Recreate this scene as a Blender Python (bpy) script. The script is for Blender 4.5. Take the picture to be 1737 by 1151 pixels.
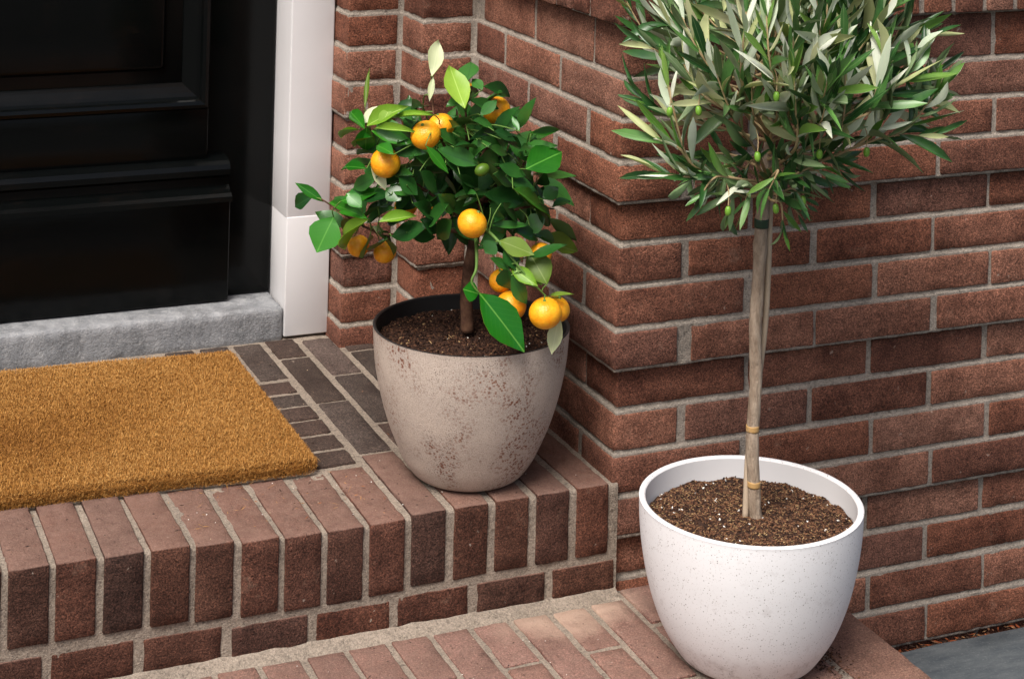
import bpy, bmesh, math, random
import numpy as np
from mathutils import Vector, Matrix, noise

for o in list(bpy.data.objects):
    bpy.data.objects.remove(o)
scene = bpy.context.scene
col = scene.collection
R = random.Random(7)
NR = np.random.RandomState(7)

# ------------------------------------------------------------------ camera
FPX, CX, CY = 3040.0, 868.0, -429.97          # focal length and principal point for a 1737 px wide frame
YAW, ROLL = 0.4072, -0.0259
CAM = Vector((-1.1971, -2.3274, 1.0856))
fwd = Vector((math.sin(YAW), math.cos(YAW), 0))
rgt0 = Vector((math.cos(YAW), -math.sin(YAW), 0))
up0 = Vector((0, 0, 1))
rgt = rgt0 * math.cos(ROLL) - up0 * math.sin(ROLL)
upv = rgt0 * math.sin(ROLL) + up0 * math.cos(ROLL)
cam_data = bpy.data.cameras.new('camera')
cam = bpy.data.objects.new('camera', cam_data)
col.objects.link(cam)
M = Matrix((rgt, upv, -fwd)).transposed().to_4x4()
M.translation = CAM
cam.matrix_world = M
cam_data.sensor_fit = 'HORIZONTAL'
cam_data.sensor_width = 36.0
cam_data.lens = FPX / 1737.0 * 36.0
cam_data.shift_x = (868.5 - CX) / 1737.0
cam_data.shift_y = (CY - 575.5) / 1737.0
cam_data.clip_start = 0.05
cam_data.clip_end = 4000
scene.camera = cam

# ------------------------------------------------------------------ light
SUN_EL, SUN_AZ = math.radians(57), math.radians(232)      # azimuth clockwise from +Y
world = bpy.data.worlds.new('World')
scene.world = world
world.use_nodes = True
wn = world.node_tree.nodes
sky = wn.new('ShaderNodeTexSky')
sky.sky_type = 'NISHITA'
sky.sun_disc = False
sky.sun_elevation = SUN_EL
sky.sun_rotation = SUN_AZ
sky.air_density = 1.0
sky.dust_density = 6.0
sky.ozone_density = 1.0
wn['Background'].inputs['Strength'].default_value = 0.05
world.node_tree.links.new(sky.outputs[0], wn['Background'].inputs['Color'])
sd = bpy.data.lights.new('sun', 'SUN')
sd.energy = 1.5
sd.angle = math.radians(30)
sd.color = (1.0, 0.97, 0.935)
sun = bpy.data.objects.new('sun', sd)
col.objects.link(sun)
sdir = Vector((math.sin(SUN_AZ) * math.cos(SUN_EL), math.cos(SUN_AZ) * math.cos(SUN_EL), math.sin(SUN_EL)))
sun.rotation_euler = sdir.to_track_quat('Z', 'Y').to_euler()
sun.location = (0, 0, 6)
scene.view_settings.view_transform = 'Standard'
scene.view_settings.look = 'None'
scene.view_settings.exposure = 1.47
scene.view_settings.gamma = 1.0
scene.view_settings.use_curve_mapping = False
scene.render.engine = 'CYCLES'
scene.cycles.max_bounces = 8

# ------------------------------------------------------------------ helpers
WO = {}


def wpos(p):
    return WO.get(p.as_pointer(), Vector((0, 0, 0))) if p else Vector((0, 0, 0))


def reg(o, w):
    WO[o.as_pointer()] = Vector(w)


def tag(o, label=None, cat=None, group=None, kind=None):
    if label: o['label'] = label
    if cat: o['category'] = cat
    if group: o['group'] = group
    if kind: o['kind'] = kind
    return o


def thing(name, loc, label, cat=None, group=None, kind=None):
    o = bpy.data.objects.new(name, None)
    o.empty_display_size = 0.05
    col.objects.link(o)
    o.location = loc
    reg(o, loc)
    return tag(o, label, cat, group, kind)


def link(name, me, parent=None, loc=(0, 0, 0), rot=None, mw=None):
    """object whose origin sits at world position loc (or has world matrix mw)"""
    o = bpy.data.objects.new(name, me)
    col.objects.link(o)
    base = wpos(parent)
    if mw is not None:
        m = mw.copy()
        w = m.translation.copy()
        m.translation = w - base
        o.matrix_basis = m
    else:
        w = Vector(loc)
        o.location = w - base
        if rot: o.rotation_euler = rot
    if parent: o.parent = parent
    reg(o, w)
    return o


def mesh(name, verts, faces, mats, smooth=False, fmat=None):
    me = bpy.data.meshes.new(name)
    me.from_pydata([tuple(v) for v in verts], [], [tuple(f) for f in faces])
    for m in (mats if isinstance(mats, (list, tuple)) else [mats]):
        me.materials.append(m)
    if fmat is not None:
        me.polygons.foreach_set('material_index', np.asarray(fmat, dtype=np.int32))
    if smooth:
        me.polygons.foreach_set('use_smooth', np.ones(len(me.polygons), dtype=bool))
    me.update()
    return me


def srgb(r, g, b):
    f = lambda c: (c / 255 / 12.92) if c / 255 <= 0.04045 else ((c / 255 + 0.055) / 1.055) ** 2.4
    return (f(r), f(g), f(b), 1.0)


def nz(x, y, z, s):
    return noise.noise(Vector((x * s, y * s, z * s)))


def P(u, v, d, anchor):
    """world point seen at photograph position (u,v), d metres behind (+) or before (-) the anchor's depth"""
    a = (u - CX) / FPX
    b = -(v - CY) / FPX
    ray = fwd + rgt * a + upv * b
    t = (Vector(anchor) - CAM).dot(fwd) + d
    return CAM + ray * t


def box_faces():
    return [(0, 3, 2, 1), (4, 5, 6, 7), (0, 1, 5, 4), (1, 2, 6, 5), (2, 3, 7, 6), (3, 0, 4, 7)]


def rbox(x0, x1, y0, y1, z0, z1, r=0.003, seg=0.03, jit=0.0, jscale=40, off=0.0):
    """rounded box as a grid, edges worn by noise; returns verts, faces"""
    def axis(a, b):
        n = max(1, int(round((b - a - 2 * r) / seg)))
        return [a] + [a + r + (b - a - 2 * r) * i / n for i in range(n + 1)] + [b]
    ax = [axis(x0, x1), axis(y0, y1), axis(z0, z1)]
    lo = (x0 + r, y0 + r, z0 + r)
    hi = (x1 - r, y1 - r, z1 - r)
    vid, V, F = {}, [], []

    def vert(i, j, k):
        key = (i, j, k)
        if key in vid: return vid[key]
        p = Vector((ax[0][i], ax[1][j], ax[2][k]))
        q = Vector([min(max(p[c], lo[c]), hi[c]) for c in range(3)])
        d = p - q
        if d.length > 1e-9: p = q + d.normalized() * (r if sum(1 for c in d if abs(c) > 1e-9) > 1 else r)
        if jit:
            e = sum(1 for c in range(3) if p[c] < lo[c] - r * .2 or p[c] > hi[c] + r * .2)
            amt = jit * (1.0 if e > 1 else 0.28)
            n = noise.noise_vector(p * jscale + Vector((off, off * 1.7, off * .3)))
            p = p + n * amt
            if e > 1:
                ctr = (Vector(lo) + Vector(hi)) / 2
                c = noise.noise(p * 70 + Vector((off * 2, 0, off)))
                if c > .12: p = p + (q - p) * min(.9, (c - .12) * 2.2)
        vid[key] = len(V)
        V.append(p)
        return vid[key]
    n = [len(a) - 1 for a in ax]
    for j in range(n[1]):
        for k in range(n[2]):
            F.append((vert(0, j, k), vert(0, j, k + 1), vert(0, j + 1, k + 1), vert(0, j + 1, k)))
            F.append((vert(n[0], j, k), vert(n[0], j + 1, k), vert(n[0], j + 1, k + 1), vert(n[0], j, k + 1)))
    for i in range(n[0]):
        for k in range(n[2]):
            F.append((vert(i, 0, k), vert(i + 1, 0, k), vert(i + 1, 0, k + 1), vert(i, 0, k + 1)))
            F.append((vert(i, n[1], k), vert(i, n[1], k + 1), vert(i + 1, n[1], k + 1), vert(i + 1, n[1], k)))
    for i in range(n[0]):
        for j in range(n[1]):
            F.append((vert(i, j, 0), vert(i, j + 1, 0), vert(i + 1, j + 1, 0), vert(i + 1, j, 0)))
            F.append((vert(i, j, n[2]), vert(i + 1, j, n[2]), vert(i + 1, j + 1, n[2]), vert(i, j + 1, n[2])))
    return V, F


def tube(pts, rads, sides=8, cap=True, wob=0.0):
    pts = [Vector(p) for p in pts]
    V, F = [], []
    prev = None
    for i, p in enumerate(pts):
        t = (pts[min(i + 1, len(pts) - 1)] - pts[max(i - 1, 0)]).normalized()
        if prev is None:
            a = t.orthogonal().normalized()
        else:
            a = (prev - t * prev.dot(t)).normalized()
        prev = a
        b = t.cross(a)
        for s in range(sides):
            an = 2 * math.pi * s / sides
            r = rads[i]
            if wob: r *= 1 + wob * noise.noise(Vector((p.x * 60, p.y * 60 + s * 1.3, p.z * 60)))
            V.append(p + a * (math.cos(an) * r) + b * (math.sin(an) * r))
    for i in range(len(pts) - 1):
        for s in range(sides):
            s2 = (s + 1) % sides
            F.append((i * sides + s, i * sides + s2, (i + 1) * sides + s2, (i + 1) * sides + s))
    if cap:
        F.append(tuple(range(sides))[::-1])
        F.append(tuple((len(pts) - 1) * sides + s for s in range(sides)))
    return V, F


def spline(pts, n=6):
    pts = [Vector(p) for p in pts]
    if len(pts) < 3:
        return [pts[0].lerp(pts[-1], i / n) for i in range(n + 1)]
    out = []
    for i in range(len(pts) - 1):
        p0, p1, p2, p3 = pts[max(i - 1, 0)], pts[i], pts[i + 1], pts[min(i + 2, len(pts) - 1)]
        for k in range(n):
            t = k / n
            out.append(0.5 * ((2 * p1) + (p2 - p0) * t + (2 * p0 - 5 * p1 + 4 * p2 - p3) * t * t + (3 * p1 - p0 - 3 * p2 + p3) * t ** 3))
    out.append(pts[-1])
    return out


def lathe(prof, n=96):
    V, F = [], []
    for r, z in prof:
        for i in range(n):
            a = 2 * math.pi * i / n
            V.append((r * math.cos(a), r * math.sin(a), z))
    for j in range(len(prof) - 1):
        for i in range(n):
            i2 = (i + 1) % n
            F.append((j * n + i, j * n + i2, (j + 1) * n + i2, (j + 1) * n + i))
    return V, F


class Acc:
    def __init__(s): s.V, s.F, s.M = [], [], []

    def add(s, vf, m=0):
        o = len(s.V)
        s.V += list(vf[0])
        for f in vf[1]:
            s.F.append(tuple(i + o for i in f))
            s.M.append(m)
        return s

    def mesh(s, name, mats, smooth=False): return mesh(name, s.V, s.F, mats, smooth, s.M)


# ------------------------------------------------------------------ materials
class NT:
    def __init__(s, name, rough=0.8, spec=0.3):
        s.m = bpy.data.materials.new(name)
        s.m.use_nodes = True
        s.t = s.m.node_tree
        s.b = s.t.nodes['Principled BSDF']
        s.b.inputs['Roughness'].default_value = rough
        s.b.inputs['Specular IOR Level'].default_value = spec
        s.out = s.t.nodes['Material Output']

    def n(s, typ, **kw):
        nd = s.t.nodes.new(typ)
        for k, v in kw.items(): setattr(nd, k, v)
        return nd

    def l(s, a, b): s.t.links.new(a, b)

    def coord(s, world=False, rnd=False):
        if world:
            c = s.n('ShaderNodeNewGeometry').outputs['Position']
        else:
            c = s.n('ShaderNodeTexCoord').outputs['Object']
        if rnd:
            oi = s.n('ShaderNodeObjectInfo')
            mu = s.n('ShaderNodeMath', operation='MULTIPLY')
            mu.inputs[1].default_value = 37.0
            s.l(oi.outputs['Random'], mu.inputs[0])
            ad = s.n('ShaderNodeVectorMath', operation='ADD')
            s.l(c, ad.inputs[0])
            s.l(mu.outputs[0], ad.inputs[1])
            c = ad.outputs[0]
        return c

    def noise(s, vec, scale, detail=4, rough=0.6, out='Fac'):
        nd = s.n('ShaderNodeTexNoise')
        nd.inputs['Scale'].default_value = scale
        nd.inputs['Detail'].default_value = detail
        nd.inputs['Roughness'].default_value = rough
        s.l(vec, nd.inputs['Vector'])
        return nd.outputs[out]

    def voro(s, vec, scale, feature='F1', rnd=1.0):
        nd = s.n('ShaderNodeTexVoronoi', feature=feature)
        nd.inputs['Scale'].default_value = scale
        nd.inputs['Randomness'].default_value = rnd
        s.l(vec, nd.inputs['Vector'])
        return nd

    def ramp(s, fac, stops, interp='LINEAR'):
        nd = s.n('ShaderNodeValToRGB')
        r = nd.color_ramp
        r.interpolation = interp
        while len(r.elements) < len(stops): r.elements.new(0.5)
        for e, (p, c) in zip(r.elements, stops):
            e.position = p
            e.color = c if len(c) == 4 else (*c, 1)
        s.l(fac, nd.inputs['Fac'])
        return nd.outputs['Color']

    def rng(s, fac, a, b, c=0.0, d=1.0):
        nd = s.n('ShaderNodeMapRange')
        nd.inputs['From Min'].default_value = a
        nd.inputs['From Max'].default_value = b
        nd.inputs['To Min'].default_value = c
        nd.inputs['To Max'].default_value = d
        s.l(fac, nd.inputs['Value'])
        return nd.outputs['Result']

    def math(s, op, a, b=None):
        nd = s.n('ShaderNodeMath', operation=op)
        for i, x in enumerate((a, b)):
            if x is None: continue
            if isinstance(x, (int, float)): nd.inputs[i].default_value = x
            else: s.l(x, nd.inputs[i])
        return nd.outputs[0]

    def mix(s, fac, a, b, blend='MIX'):
        nd = s.n('ShaderNodeMix', data_type='RGBA', blend_type=blend)
        for sock, x in ((nd.inputs[0], fac), (nd.inputs[6], a), (nd.inputs[7], b)):
            if isinstance(x, (int, float)): sock.default_value = x
            elif isinstance(x, tuple): sock.default_value = x
            else: s.l(x, sock)
        return nd.outputs[2]

    def col(s, c):
        if isinstance(c, tuple): s.b.inputs['Base Color'].default_value = c
        else: s.l(c, s.b.inputs['Base Color'])
        return s

    def bump(s, h, dist=0.002, strength=0.6, prev=None):
        nd = s.n('ShaderNodeBump')
        nd.inputs['Distance'].default_value = dist
        nd.inputs['Strength'].default_value = strength
        s.l(h, nd.inputs['Height'])
        if prev is not None: s.l(prev, nd.inputs['Normal'])
        s.l(nd.outputs[0], s.b.inputs['Normal'])
        return nd.outputs[0]


def brick_mat(name, tones, worn=None, worn_amt=0.0, smear=False, speck=0.8, bumpd=0.003):
    t = NT(name, 0.88, 0.2)
    oc = t.coord(rnd=True)
    oi = t.n('ShaderNodeObjectInfo').outputs['Random']
    base = t.ramp(oi, [(i / max(1, len(tones) - 1), c) for i, c in enumerate(tones)])
    big = t.noise(oc, 14, 5, 0.65)
    base = t.mix(t.rng(big, .42, .68), base, t.mix(1.0, base, (.52, .47, .46, 1), 'MULTIPLY'))
    mid = t.noise(oc, 90, 4, 0.7)
    base = t.mix(t.rng(mid, .45, .75, 0, .55), base, t.mix(1.0, base, (1.45, 1.38, 1.34, 1), 'MULTIPLY'))
    base = t.mix(t.rng(mid, .48, .25, 0, .6), base, t.mix(1.0, base, (.5, .47, .46, 1), 'MULTIPLY'))
    fine = t.noise(oc, 430, 3, 0.75)
    base = t.mix(t.rng(fine, .5, .68, 0, speck), base, t.mix(1.0, base, (2.1, 1.95, 1.9, 1), 'MULTIPLY'))
    base = t.mix(t.rng(fine, .5, .34, 0, min(1.0, speck * 1.2)), base, t.mix(1.0, base, (.38, .35, .34, 1), 'MULTIPLY'))
    gr = t.voro(oc, 640)
    gc = t.n('ShaderNodeSeparateColor')
    t.l(gr.outputs['Color'], gc.inputs[0])
    gm = t.rng(gc.outputs[0], 0, 1, .52, 1.42)
    cb_ = t.n('ShaderNodeCombineColor')
    for i_ in range(3): t.l(gm, cb_.inputs[i_])
    base = t.mix(.8, base, t.mix(1.0, base, cb_.outputs[0], 'MULTIPLY'))
    # pale mortar dust in patches
    dust = t.noise(oc, 22, 6, 0.75)
    base = t.mix(t.rng(dust, .60, .76, 0, .34), base, srgb(172, 142, 122))
    base = t.mix(t.rng(t.noise(oc, 60, 3, .6), .70, .76, 0, .5), base, srgb(196, 178, 162))
    base = t.mix(t.rng(t.noise(oc, 48, 4, .7), .66, .72, 0, .75), base, t.mix(1.0, base, (.3, .27, .27, 1), 'MULTIPLY'))
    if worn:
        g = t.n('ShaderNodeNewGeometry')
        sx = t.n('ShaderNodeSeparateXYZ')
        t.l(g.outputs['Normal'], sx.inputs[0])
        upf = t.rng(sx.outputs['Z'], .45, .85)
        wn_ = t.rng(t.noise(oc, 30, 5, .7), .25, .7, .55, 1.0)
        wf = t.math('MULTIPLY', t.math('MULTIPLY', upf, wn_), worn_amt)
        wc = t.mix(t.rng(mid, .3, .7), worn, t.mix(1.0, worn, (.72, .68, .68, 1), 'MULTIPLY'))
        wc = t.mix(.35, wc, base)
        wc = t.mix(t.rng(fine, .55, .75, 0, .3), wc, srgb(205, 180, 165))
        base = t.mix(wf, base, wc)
        pit = t.noise(oc, 130, 2, .5)
        base = t.mix(t.math('MULTIPLY', t.rng(pit, .70, .76), upf), base, srgb(48, 34, 30))
    if smear:
        wp = t.coord(world=True)
        sp = t.n('ShaderNodeSeparateXYZ')
        t.l(wp, sp.inputs[0])
        nn = t.math('MULTIPLY', t.math('SUBTRACT', t.noise(wp, 9, 4, .6), .5), .16)
        yy = t.math('ADD', sp.outputs['Y'], nn)
        f1 = t.rng(yy, -.105, -.055)
        f2 = t.rng(t.math('ABSOLUTE', t.math('ADD', sp.outputs['X'], .09)), .13, .06)
        base = t.mix(t.math('MULTIPLY', t.math('MULTIPLY', f1, f2), .85), base, srgb(178, 152, 134))
    t.col(base)
    h = t.math('ADD', t.math('ADD', t.math('MULTIPLY', fine, .55), t.math('MULTIPLY', mid, 1.0)), t.math('MULTIPLY', gc.outputs[0], .25))
    pits = t.rng(t.noise(oc, 200, 2, .5), .62, .72, 0, -.5)
    t.bump(t.math('ADD', h, pits), bumpd, .75)
    return t.m


WALL_TONES = [srgb(120, 79, 63), srgb(140, 98, 80), srgb(106, 70, 57), srgb(130, 85, 66), srgb(144, 105, 88), srgb(112, 78, 66), srgb(134, 88, 68), srgb(118, 75, 58), srgb(137, 96, 79)]
M_brick = brick_mat('wall_brick', WALL_TONES)
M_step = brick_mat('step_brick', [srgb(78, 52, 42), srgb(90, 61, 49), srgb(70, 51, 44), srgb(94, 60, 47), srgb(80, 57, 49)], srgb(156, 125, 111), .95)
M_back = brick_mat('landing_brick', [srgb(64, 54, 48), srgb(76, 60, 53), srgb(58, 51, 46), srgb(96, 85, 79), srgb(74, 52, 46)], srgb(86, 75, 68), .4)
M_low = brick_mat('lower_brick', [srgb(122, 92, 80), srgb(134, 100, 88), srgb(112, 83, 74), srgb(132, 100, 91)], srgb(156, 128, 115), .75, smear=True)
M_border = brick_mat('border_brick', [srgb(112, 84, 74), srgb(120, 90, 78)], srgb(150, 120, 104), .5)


def mortar_mat(name, a, b, dark):
    t = NT(name, .95, .12)
    c = t.coord(world=True)
    n1 = t.noise(c, 12, 5, .65)
    n2 = t.noise(c, 160, 4, .7)
    n3 = t.noise(c, 620, 3, .7)
    base = t.mix(t.rng(n1, .3, .7), a, b)
    base = t.mix(t.rng(n2, .48, .28, 0, .7), base, dark)
    base = t.mix(t.rng(n3, .55, .8, 0, .5), base, srgb(214, 200, 184))
    base = t.mix(t.rng(n3, .42, .25, 0, .6), base, dark)
    base = t.mix(t.rng(t.noise(c, 35, 5, .75), .60, .74, 0, .55), base, dark)
    gr = t.voro(c, 560)
    gc = t.n('ShaderNodeSeparateColor')
    t.l(gr.outputs['Color'], gc.inputs[0])
    cb_ = t.n('ShaderNodeCombineColor')
    gm = t.rng(gc.outputs[0], 0, 1, .68, 1.22)
    for i_ in range(3): t.l(gm, cb_.inputs[i_])
    base = t.mix(.8, base, t.mix(1.0, base, cb_.outputs[0], 'MULTIPLY'))
    t.col(base)
    t.bump(t.math('ADD', n2, t.math('MULTIPLY', n3, .6)), .004, .9)
    return t.m


M_mortar = mortar_mat('mortar', srgb(172, 160, 147), srgb(146, 136, 125), srgb(80, 73, 66))
M_mortar2 = mortar_mat('step_mortar', srgb(166, 152, 137), srgb(140, 128, 115), srgb(76, 68, 61))


def simple(name, c, rough=.6, spec=.4, **kw):
    t = NT(name, rough, spec)
    t.col(c)
    return t


def brick_texture_mat():
    t = NT('upper_brick', .9, .2)
    c = t.coord(world=True)
    sp = t.n('ShaderNodeSeparateXYZ')
    t.l(c, sp.inputs[0])
    cb = t.n('ShaderNodeCombineXYZ')
    t.l(t.math('ADD', sp.outputs['X'], sp.outputs['Y']), cb.inputs['X'])
    t.l(sp.outputs['Z'], cb.inputs['Y'])
    br = t.n('ShaderNodeTexBrick')
    br.inputs['Scale'].default_value = 1.0
    br.inputs['Brick Width'].default_value = .22
    br.inputs['Row Height'].default_value = .0607
    br.inputs['Mortar Size'].default_value = .005
    br.inputs['Color1'].default_value = srgb(118, 76, 62)
    br.inputs['Color2'].default_value = srgb(144, 98, 80)
    br.inputs['Mortar'].default_value = srgb(168, 150, 135)
    t.l(cb.outputs[0], br.inputs['Vector'])
    t.col(br.outputs['Color'])
    t.bump(br.outputs['Fac'], .004, -.6)
    return t.m


M_upper = brick_texture_mat()

t = NT('white_paint', .42, .45)
c = t.coord(world=True)
t.col(t.mix(t.rng(t.noise(c, 8, 4), .35, .7, 0, .5), (.66, .645, .645, 1), (.61, .595, .59, 1)))
t.bump(t.noise(c, 60, 3), .0008, .25)
M_white = t.m

t = NT('black_paint', .18, .17)
c = t.coord(world=True)
mp = t.n('ShaderNodeMapping')
mp.inputs['Scale'].default_value = (6, 6, 90)
t.l(c, mp.inputs['Vector'])
grain = t.noise(mp.outputs[0], 4, 6, .7)
wearf = t.rng(t.noise(c, 9, 5, .7), .52, .75)
t.col(t.mix(t.math('MULTIPLY', wearf, t.rng(grain, .45, .62)), (.0020, .0025, .0025, 1), srgb(22, 17, 14)))
t.l(t.rng(t.noise(c, 14, 4), .3, .7, .12, .26), t.b.inputs['Roughness'])
t.bump(grain, .0006, .2)
M_black = t.m

t = NT('threshold_stone', .75, .3)
c = t.coord(world=True)
mp = t.n('ShaderNodeMapping')
mp.inputs['Scale'].default_value = (34, 20, 12)
t.l(c, mp.inputs['Vector'])
streak = t.noise(mp.outputs[0], 1.2, 5, .6)
b1 = t.mix(t.rng(streak, .3, .7), srgb(122, 124, 127), srgb(158, 159, 161))
b1 = t.mix(t.rng(t.noise(c, 18, 6, .75), .46, .70, 0, .8), b1, srgb(84, 86, 88))
b1 = t.mix(t.rng(t.noise(c, 70, 4, .75), .54, .70, 0, .5), b1, srgb(178, 178, 178))
b1 = t.mix(t.rng(t.noise(c, 420, 3, .7), .58, .75, 0, .6), b1, srgb(205, 203, 200))
b1 = t.mix(t.rng(t.noise(c, 300, 2, .7), .40, .25, 0, .6), b1, srgb(72, 74, 76))
t.col(b1)
t.bump(t.noise(c, 180, 4, .75), .004, .8)
M_stone = t.m

t = NT('slate', .8, .3)
c = t.coord(world=True)
mp = t.n('ShaderNodeMapping')
mp.inputs['Scale'].default_value = (6, 22, 6)
mp.inputs['Rotation'].default_value = (0, 0, .3)
t.l(c, mp.inputs['Vector'])
b1 = t.mix(t.rng(t.noise(mp.outputs[0], 2.5, 6, .7), .35, .68), srgb(70, 77, 82), srgb(98, 103, 105))
b1 = t.mix(t.rng(t.noise(c, 260, 3, .7), .55, .75, 0, .4), b1, srgb(138, 139, 137))
b1 = t.mix(t.rng(t.noise(c, 30, 5, .7), .6, .75, 0, .4), b1, srgb(86, 88, 84))
t.col(b1)
t.bump(t.noise(c, 120, 5, .7), .002, .5)
M_slate = t.m

t = NT('street', .9, .2)
c = t.coord(world=True)
t.col(t.mix(t.noise(c, 40, 5), (.045, .044, .043, 1), (.085, .08, .075, 1)))
M_street = t.m


def attr_mat(name, rough=.85, spec=.2, trans=0.0):
    t = NT(name, rough, spec)
    a = t.n('ShaderNodeAttribute')
    a.attribute_name = 'tint'
    t.col(a.outputs['Color'])
    return t.m


M_fibre = attr_mat('coir_fibre', .7, .25)
M_crumb = attr_mat('soil_crumbs', .9, .15)

t = NT('coir_backing', .95, .1)
t.col(srgb(96, 58, 26))
M_coir = t.m

t = NT('soil', .95, .15)
c = t.coord(world=True)
t.col(t.mix(t.rng(t.noise(c, 150, 4, .7), .35, .7), srgb(34, 24, 20), srgb(74, 54, 44)))
t.bump(t.noise(c, 220, 4, .7), .004, .9)
M_soil = t.m

# white terrazzo pot
t = NT('white_pot', .55, .35)
c = t.coord()
base = t.mix(t.rng(t.noise(c, 6, 4), .35, .7), (.77, .757, .757, 1), (.72, .705, .705, 1))
for sc, thr, cc, am in ((330, .18, srgb(132, 120, 112), .6), (210, .11, srgb(96, 88, 84), .75), (560, .2, srgb(160, 150, 142), .5)):
    v = t.voro(c, sc)
    sx = t.n('ShaderNodeSeparateColor')
    t.l(v.outputs['Color'], sx.inputs[0])
    sel = t.rng(sx.outputs[0], .68, .70)
    dot = t.math('MULTIPLY', t.rng(v.outputs['Distance'], thr + .1, thr), sel)
    base = t.mix(t.math('MULTIPLY', dot, am), base, cc)
scf = t.noise(c, 26, 5, .75)
base = t.mix(t.rng(scf, .58, .76, 0, .38), base, srgb(150, 138, 132))
sz = t.n('ShaderNodeSeparateXYZ')
t.l(c, sz.inputs[0])
splash = t.math('MULTIPLY', t.rng(t.noise(c, 45, 5, .75), .50, .70), t.rng(sz.outputs['Z'], .060, .004))
base = t.mix(t.math('MULTIPLY', splash, .8), base, srgb(120, 100, 86))
t.col(base)
t.bump(t.noise(c, 90, 3), .0008, .3)
M_wpot = t.m
t = NT('white_pot_inside', .6, .3)
t.col((.68, .665, .66, 1))
M_wpot_in = t.m

# sandy stone-look pot with rusty specks
t = NT('sand_pot', .62, .3)
c = t.coord()
base = t.mix(t.rng(t.noise(c, 11, 4, .6), .35, .68), srgb(188, 172, 158), srgb(166, 152, 141))
grit = t.noise(c, 700, 3, .8)
base = t.mix(t.rng(grit, .52, .72, 0, .7), base, srgb(214, 204, 194))
base = t.mix(t.rng(grit, .46, .28, 0, .85), base, srgb(92, 78, 70))
clus = t.rng(t.noise(c, 11, 3, .6), .47, .60)
for sc, thr, cc in ((260, .36, srgb(122, 74, 50)), (170, .30, srgb(108, 60, 38)), (460, .26, srgb(78, 66, 60))):
    v = t.voro(c, sc)
    sx = t.n('ShaderNodeSeparateColor')
    t.l(v.outputs['Color'], sx.inputs[0])
    sel = t.math('MULTIPLY', t.rng(sx.outputs[1], .50, .56), clus if sc != 460 else t.rng(t.noise(c, 20, 2), .5, .62))
    base = t.mix(t.math('MULTIPLY', t.math('MULTIPLY', t.rng(v.outputs['Distance'], thr + .12, thr), sel), .85), base, cc)
t.col(base)
t.bump(t.math('ADD', grit, t.noise(c, 150, 3)), .0012, .45)
M_gpot = t.m
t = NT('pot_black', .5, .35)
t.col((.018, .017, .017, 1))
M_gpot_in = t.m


def leaf_mat(name, c1, c2, rough=.38, spec=.45, transl=.25, vein=None):
    t = NT(name, rough, spec)
    oc = t.coord(rnd=False)
    oi = t.n('ShaderNodeObjectInfo').outputs['Random']
    wp = t.coord(world=True)
    f = t.math('ADD', t.math('MULTIPLY', t.noise(wp, 34, 3), .8), t.math('SUBTRACT', oi, .45))
    base = t.mix(t.rng(f, .0, .9), c1, c2)
    if vein:
        sp = t.n('ShaderNodeSeparateXYZ')
        t.l(oc, sp.inputs[0])
        mid = t.rng(t.math('ABSOLUTE', sp.outputs['X']), .028, .006)
        base = t.mix(t.math('MULTIPLY', mid, .8), base, vein)
        w = t.math('SUBTRACT', t.math('MULTIPLY', sp.outputs['Y'], 62), t.math('MULTIPLY', t.math('ABSOLUTE', sp.outputs['X']), 40))
        vv = t.rng(t.math('SINE', w), .80, 1.0, 0, .07)
        base = t.mix(vv, base, vein)
    t.col(base)
    if transl:
        tr = t.n('ShaderNodeBsdfTranslucent')
        t.l(t.mix(1.0, base, (1.5, 1.7, .6, 1), 'MULTIPLY'), tr.inputs['Color'])
        ms = t.n('ShaderNodeMixShader')
        ms.inputs[0].default_value = transl
        t.l(t.b.outputs[0], ms.inputs[1])
        t.l(tr.outputs[0], ms.inputs[2])
        t.l(ms.outputs[0], t.out.inputs['Surface'])
    return t.m


M_cd = leaf_mat('citrus_dark', srgb(24, 64, 24), srgb(56, 110, 42), .29, .5, .12, srgb(44, 84, 40))
M_cb = leaf_mat('citrus_green', srgb(26, 90, 16), srgb(54, 124, 30), .30, .45, .12, srgb(92, 156, 60))
M_cl = leaf_mat('citrus_lime', srgb(108, 150, 36), srgb(148, 182, 66), .42, .35, .22, srgb(178, 206, 104))
M_cm = leaf_mat('citrus_mid', srgb(14, 84, 10), srgb(30, 106, 20), .28, .5, .15, srgb(104, 160, 66))
M_co = leaf_mat('citrus_olive', srgb(92, 118, 34), srgb(124, 150, 52), .45, .35, .25, srgb(138, 156, 84))
M_cp = leaf_mat('citrus_pale', srgb(198, 206, 168), srgb(218, 220, 192), .55, .3, .3, srgb(224, 226, 202))
M_cdu = leaf_mat('citrus_underside', srgb(70, 104, 52), srgb(96, 130, 64), .5, .3, .15)
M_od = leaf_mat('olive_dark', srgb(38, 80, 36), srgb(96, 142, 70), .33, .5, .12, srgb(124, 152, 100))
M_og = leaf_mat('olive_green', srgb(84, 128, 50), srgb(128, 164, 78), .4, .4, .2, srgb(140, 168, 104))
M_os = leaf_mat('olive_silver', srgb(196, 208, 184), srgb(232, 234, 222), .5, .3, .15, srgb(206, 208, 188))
M_ot = leaf_mat('olive_underside', srgb(174, 182, 128), srgb(212, 212, 170), .6, .25, .15, srgb(186, 180, 148))

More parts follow.
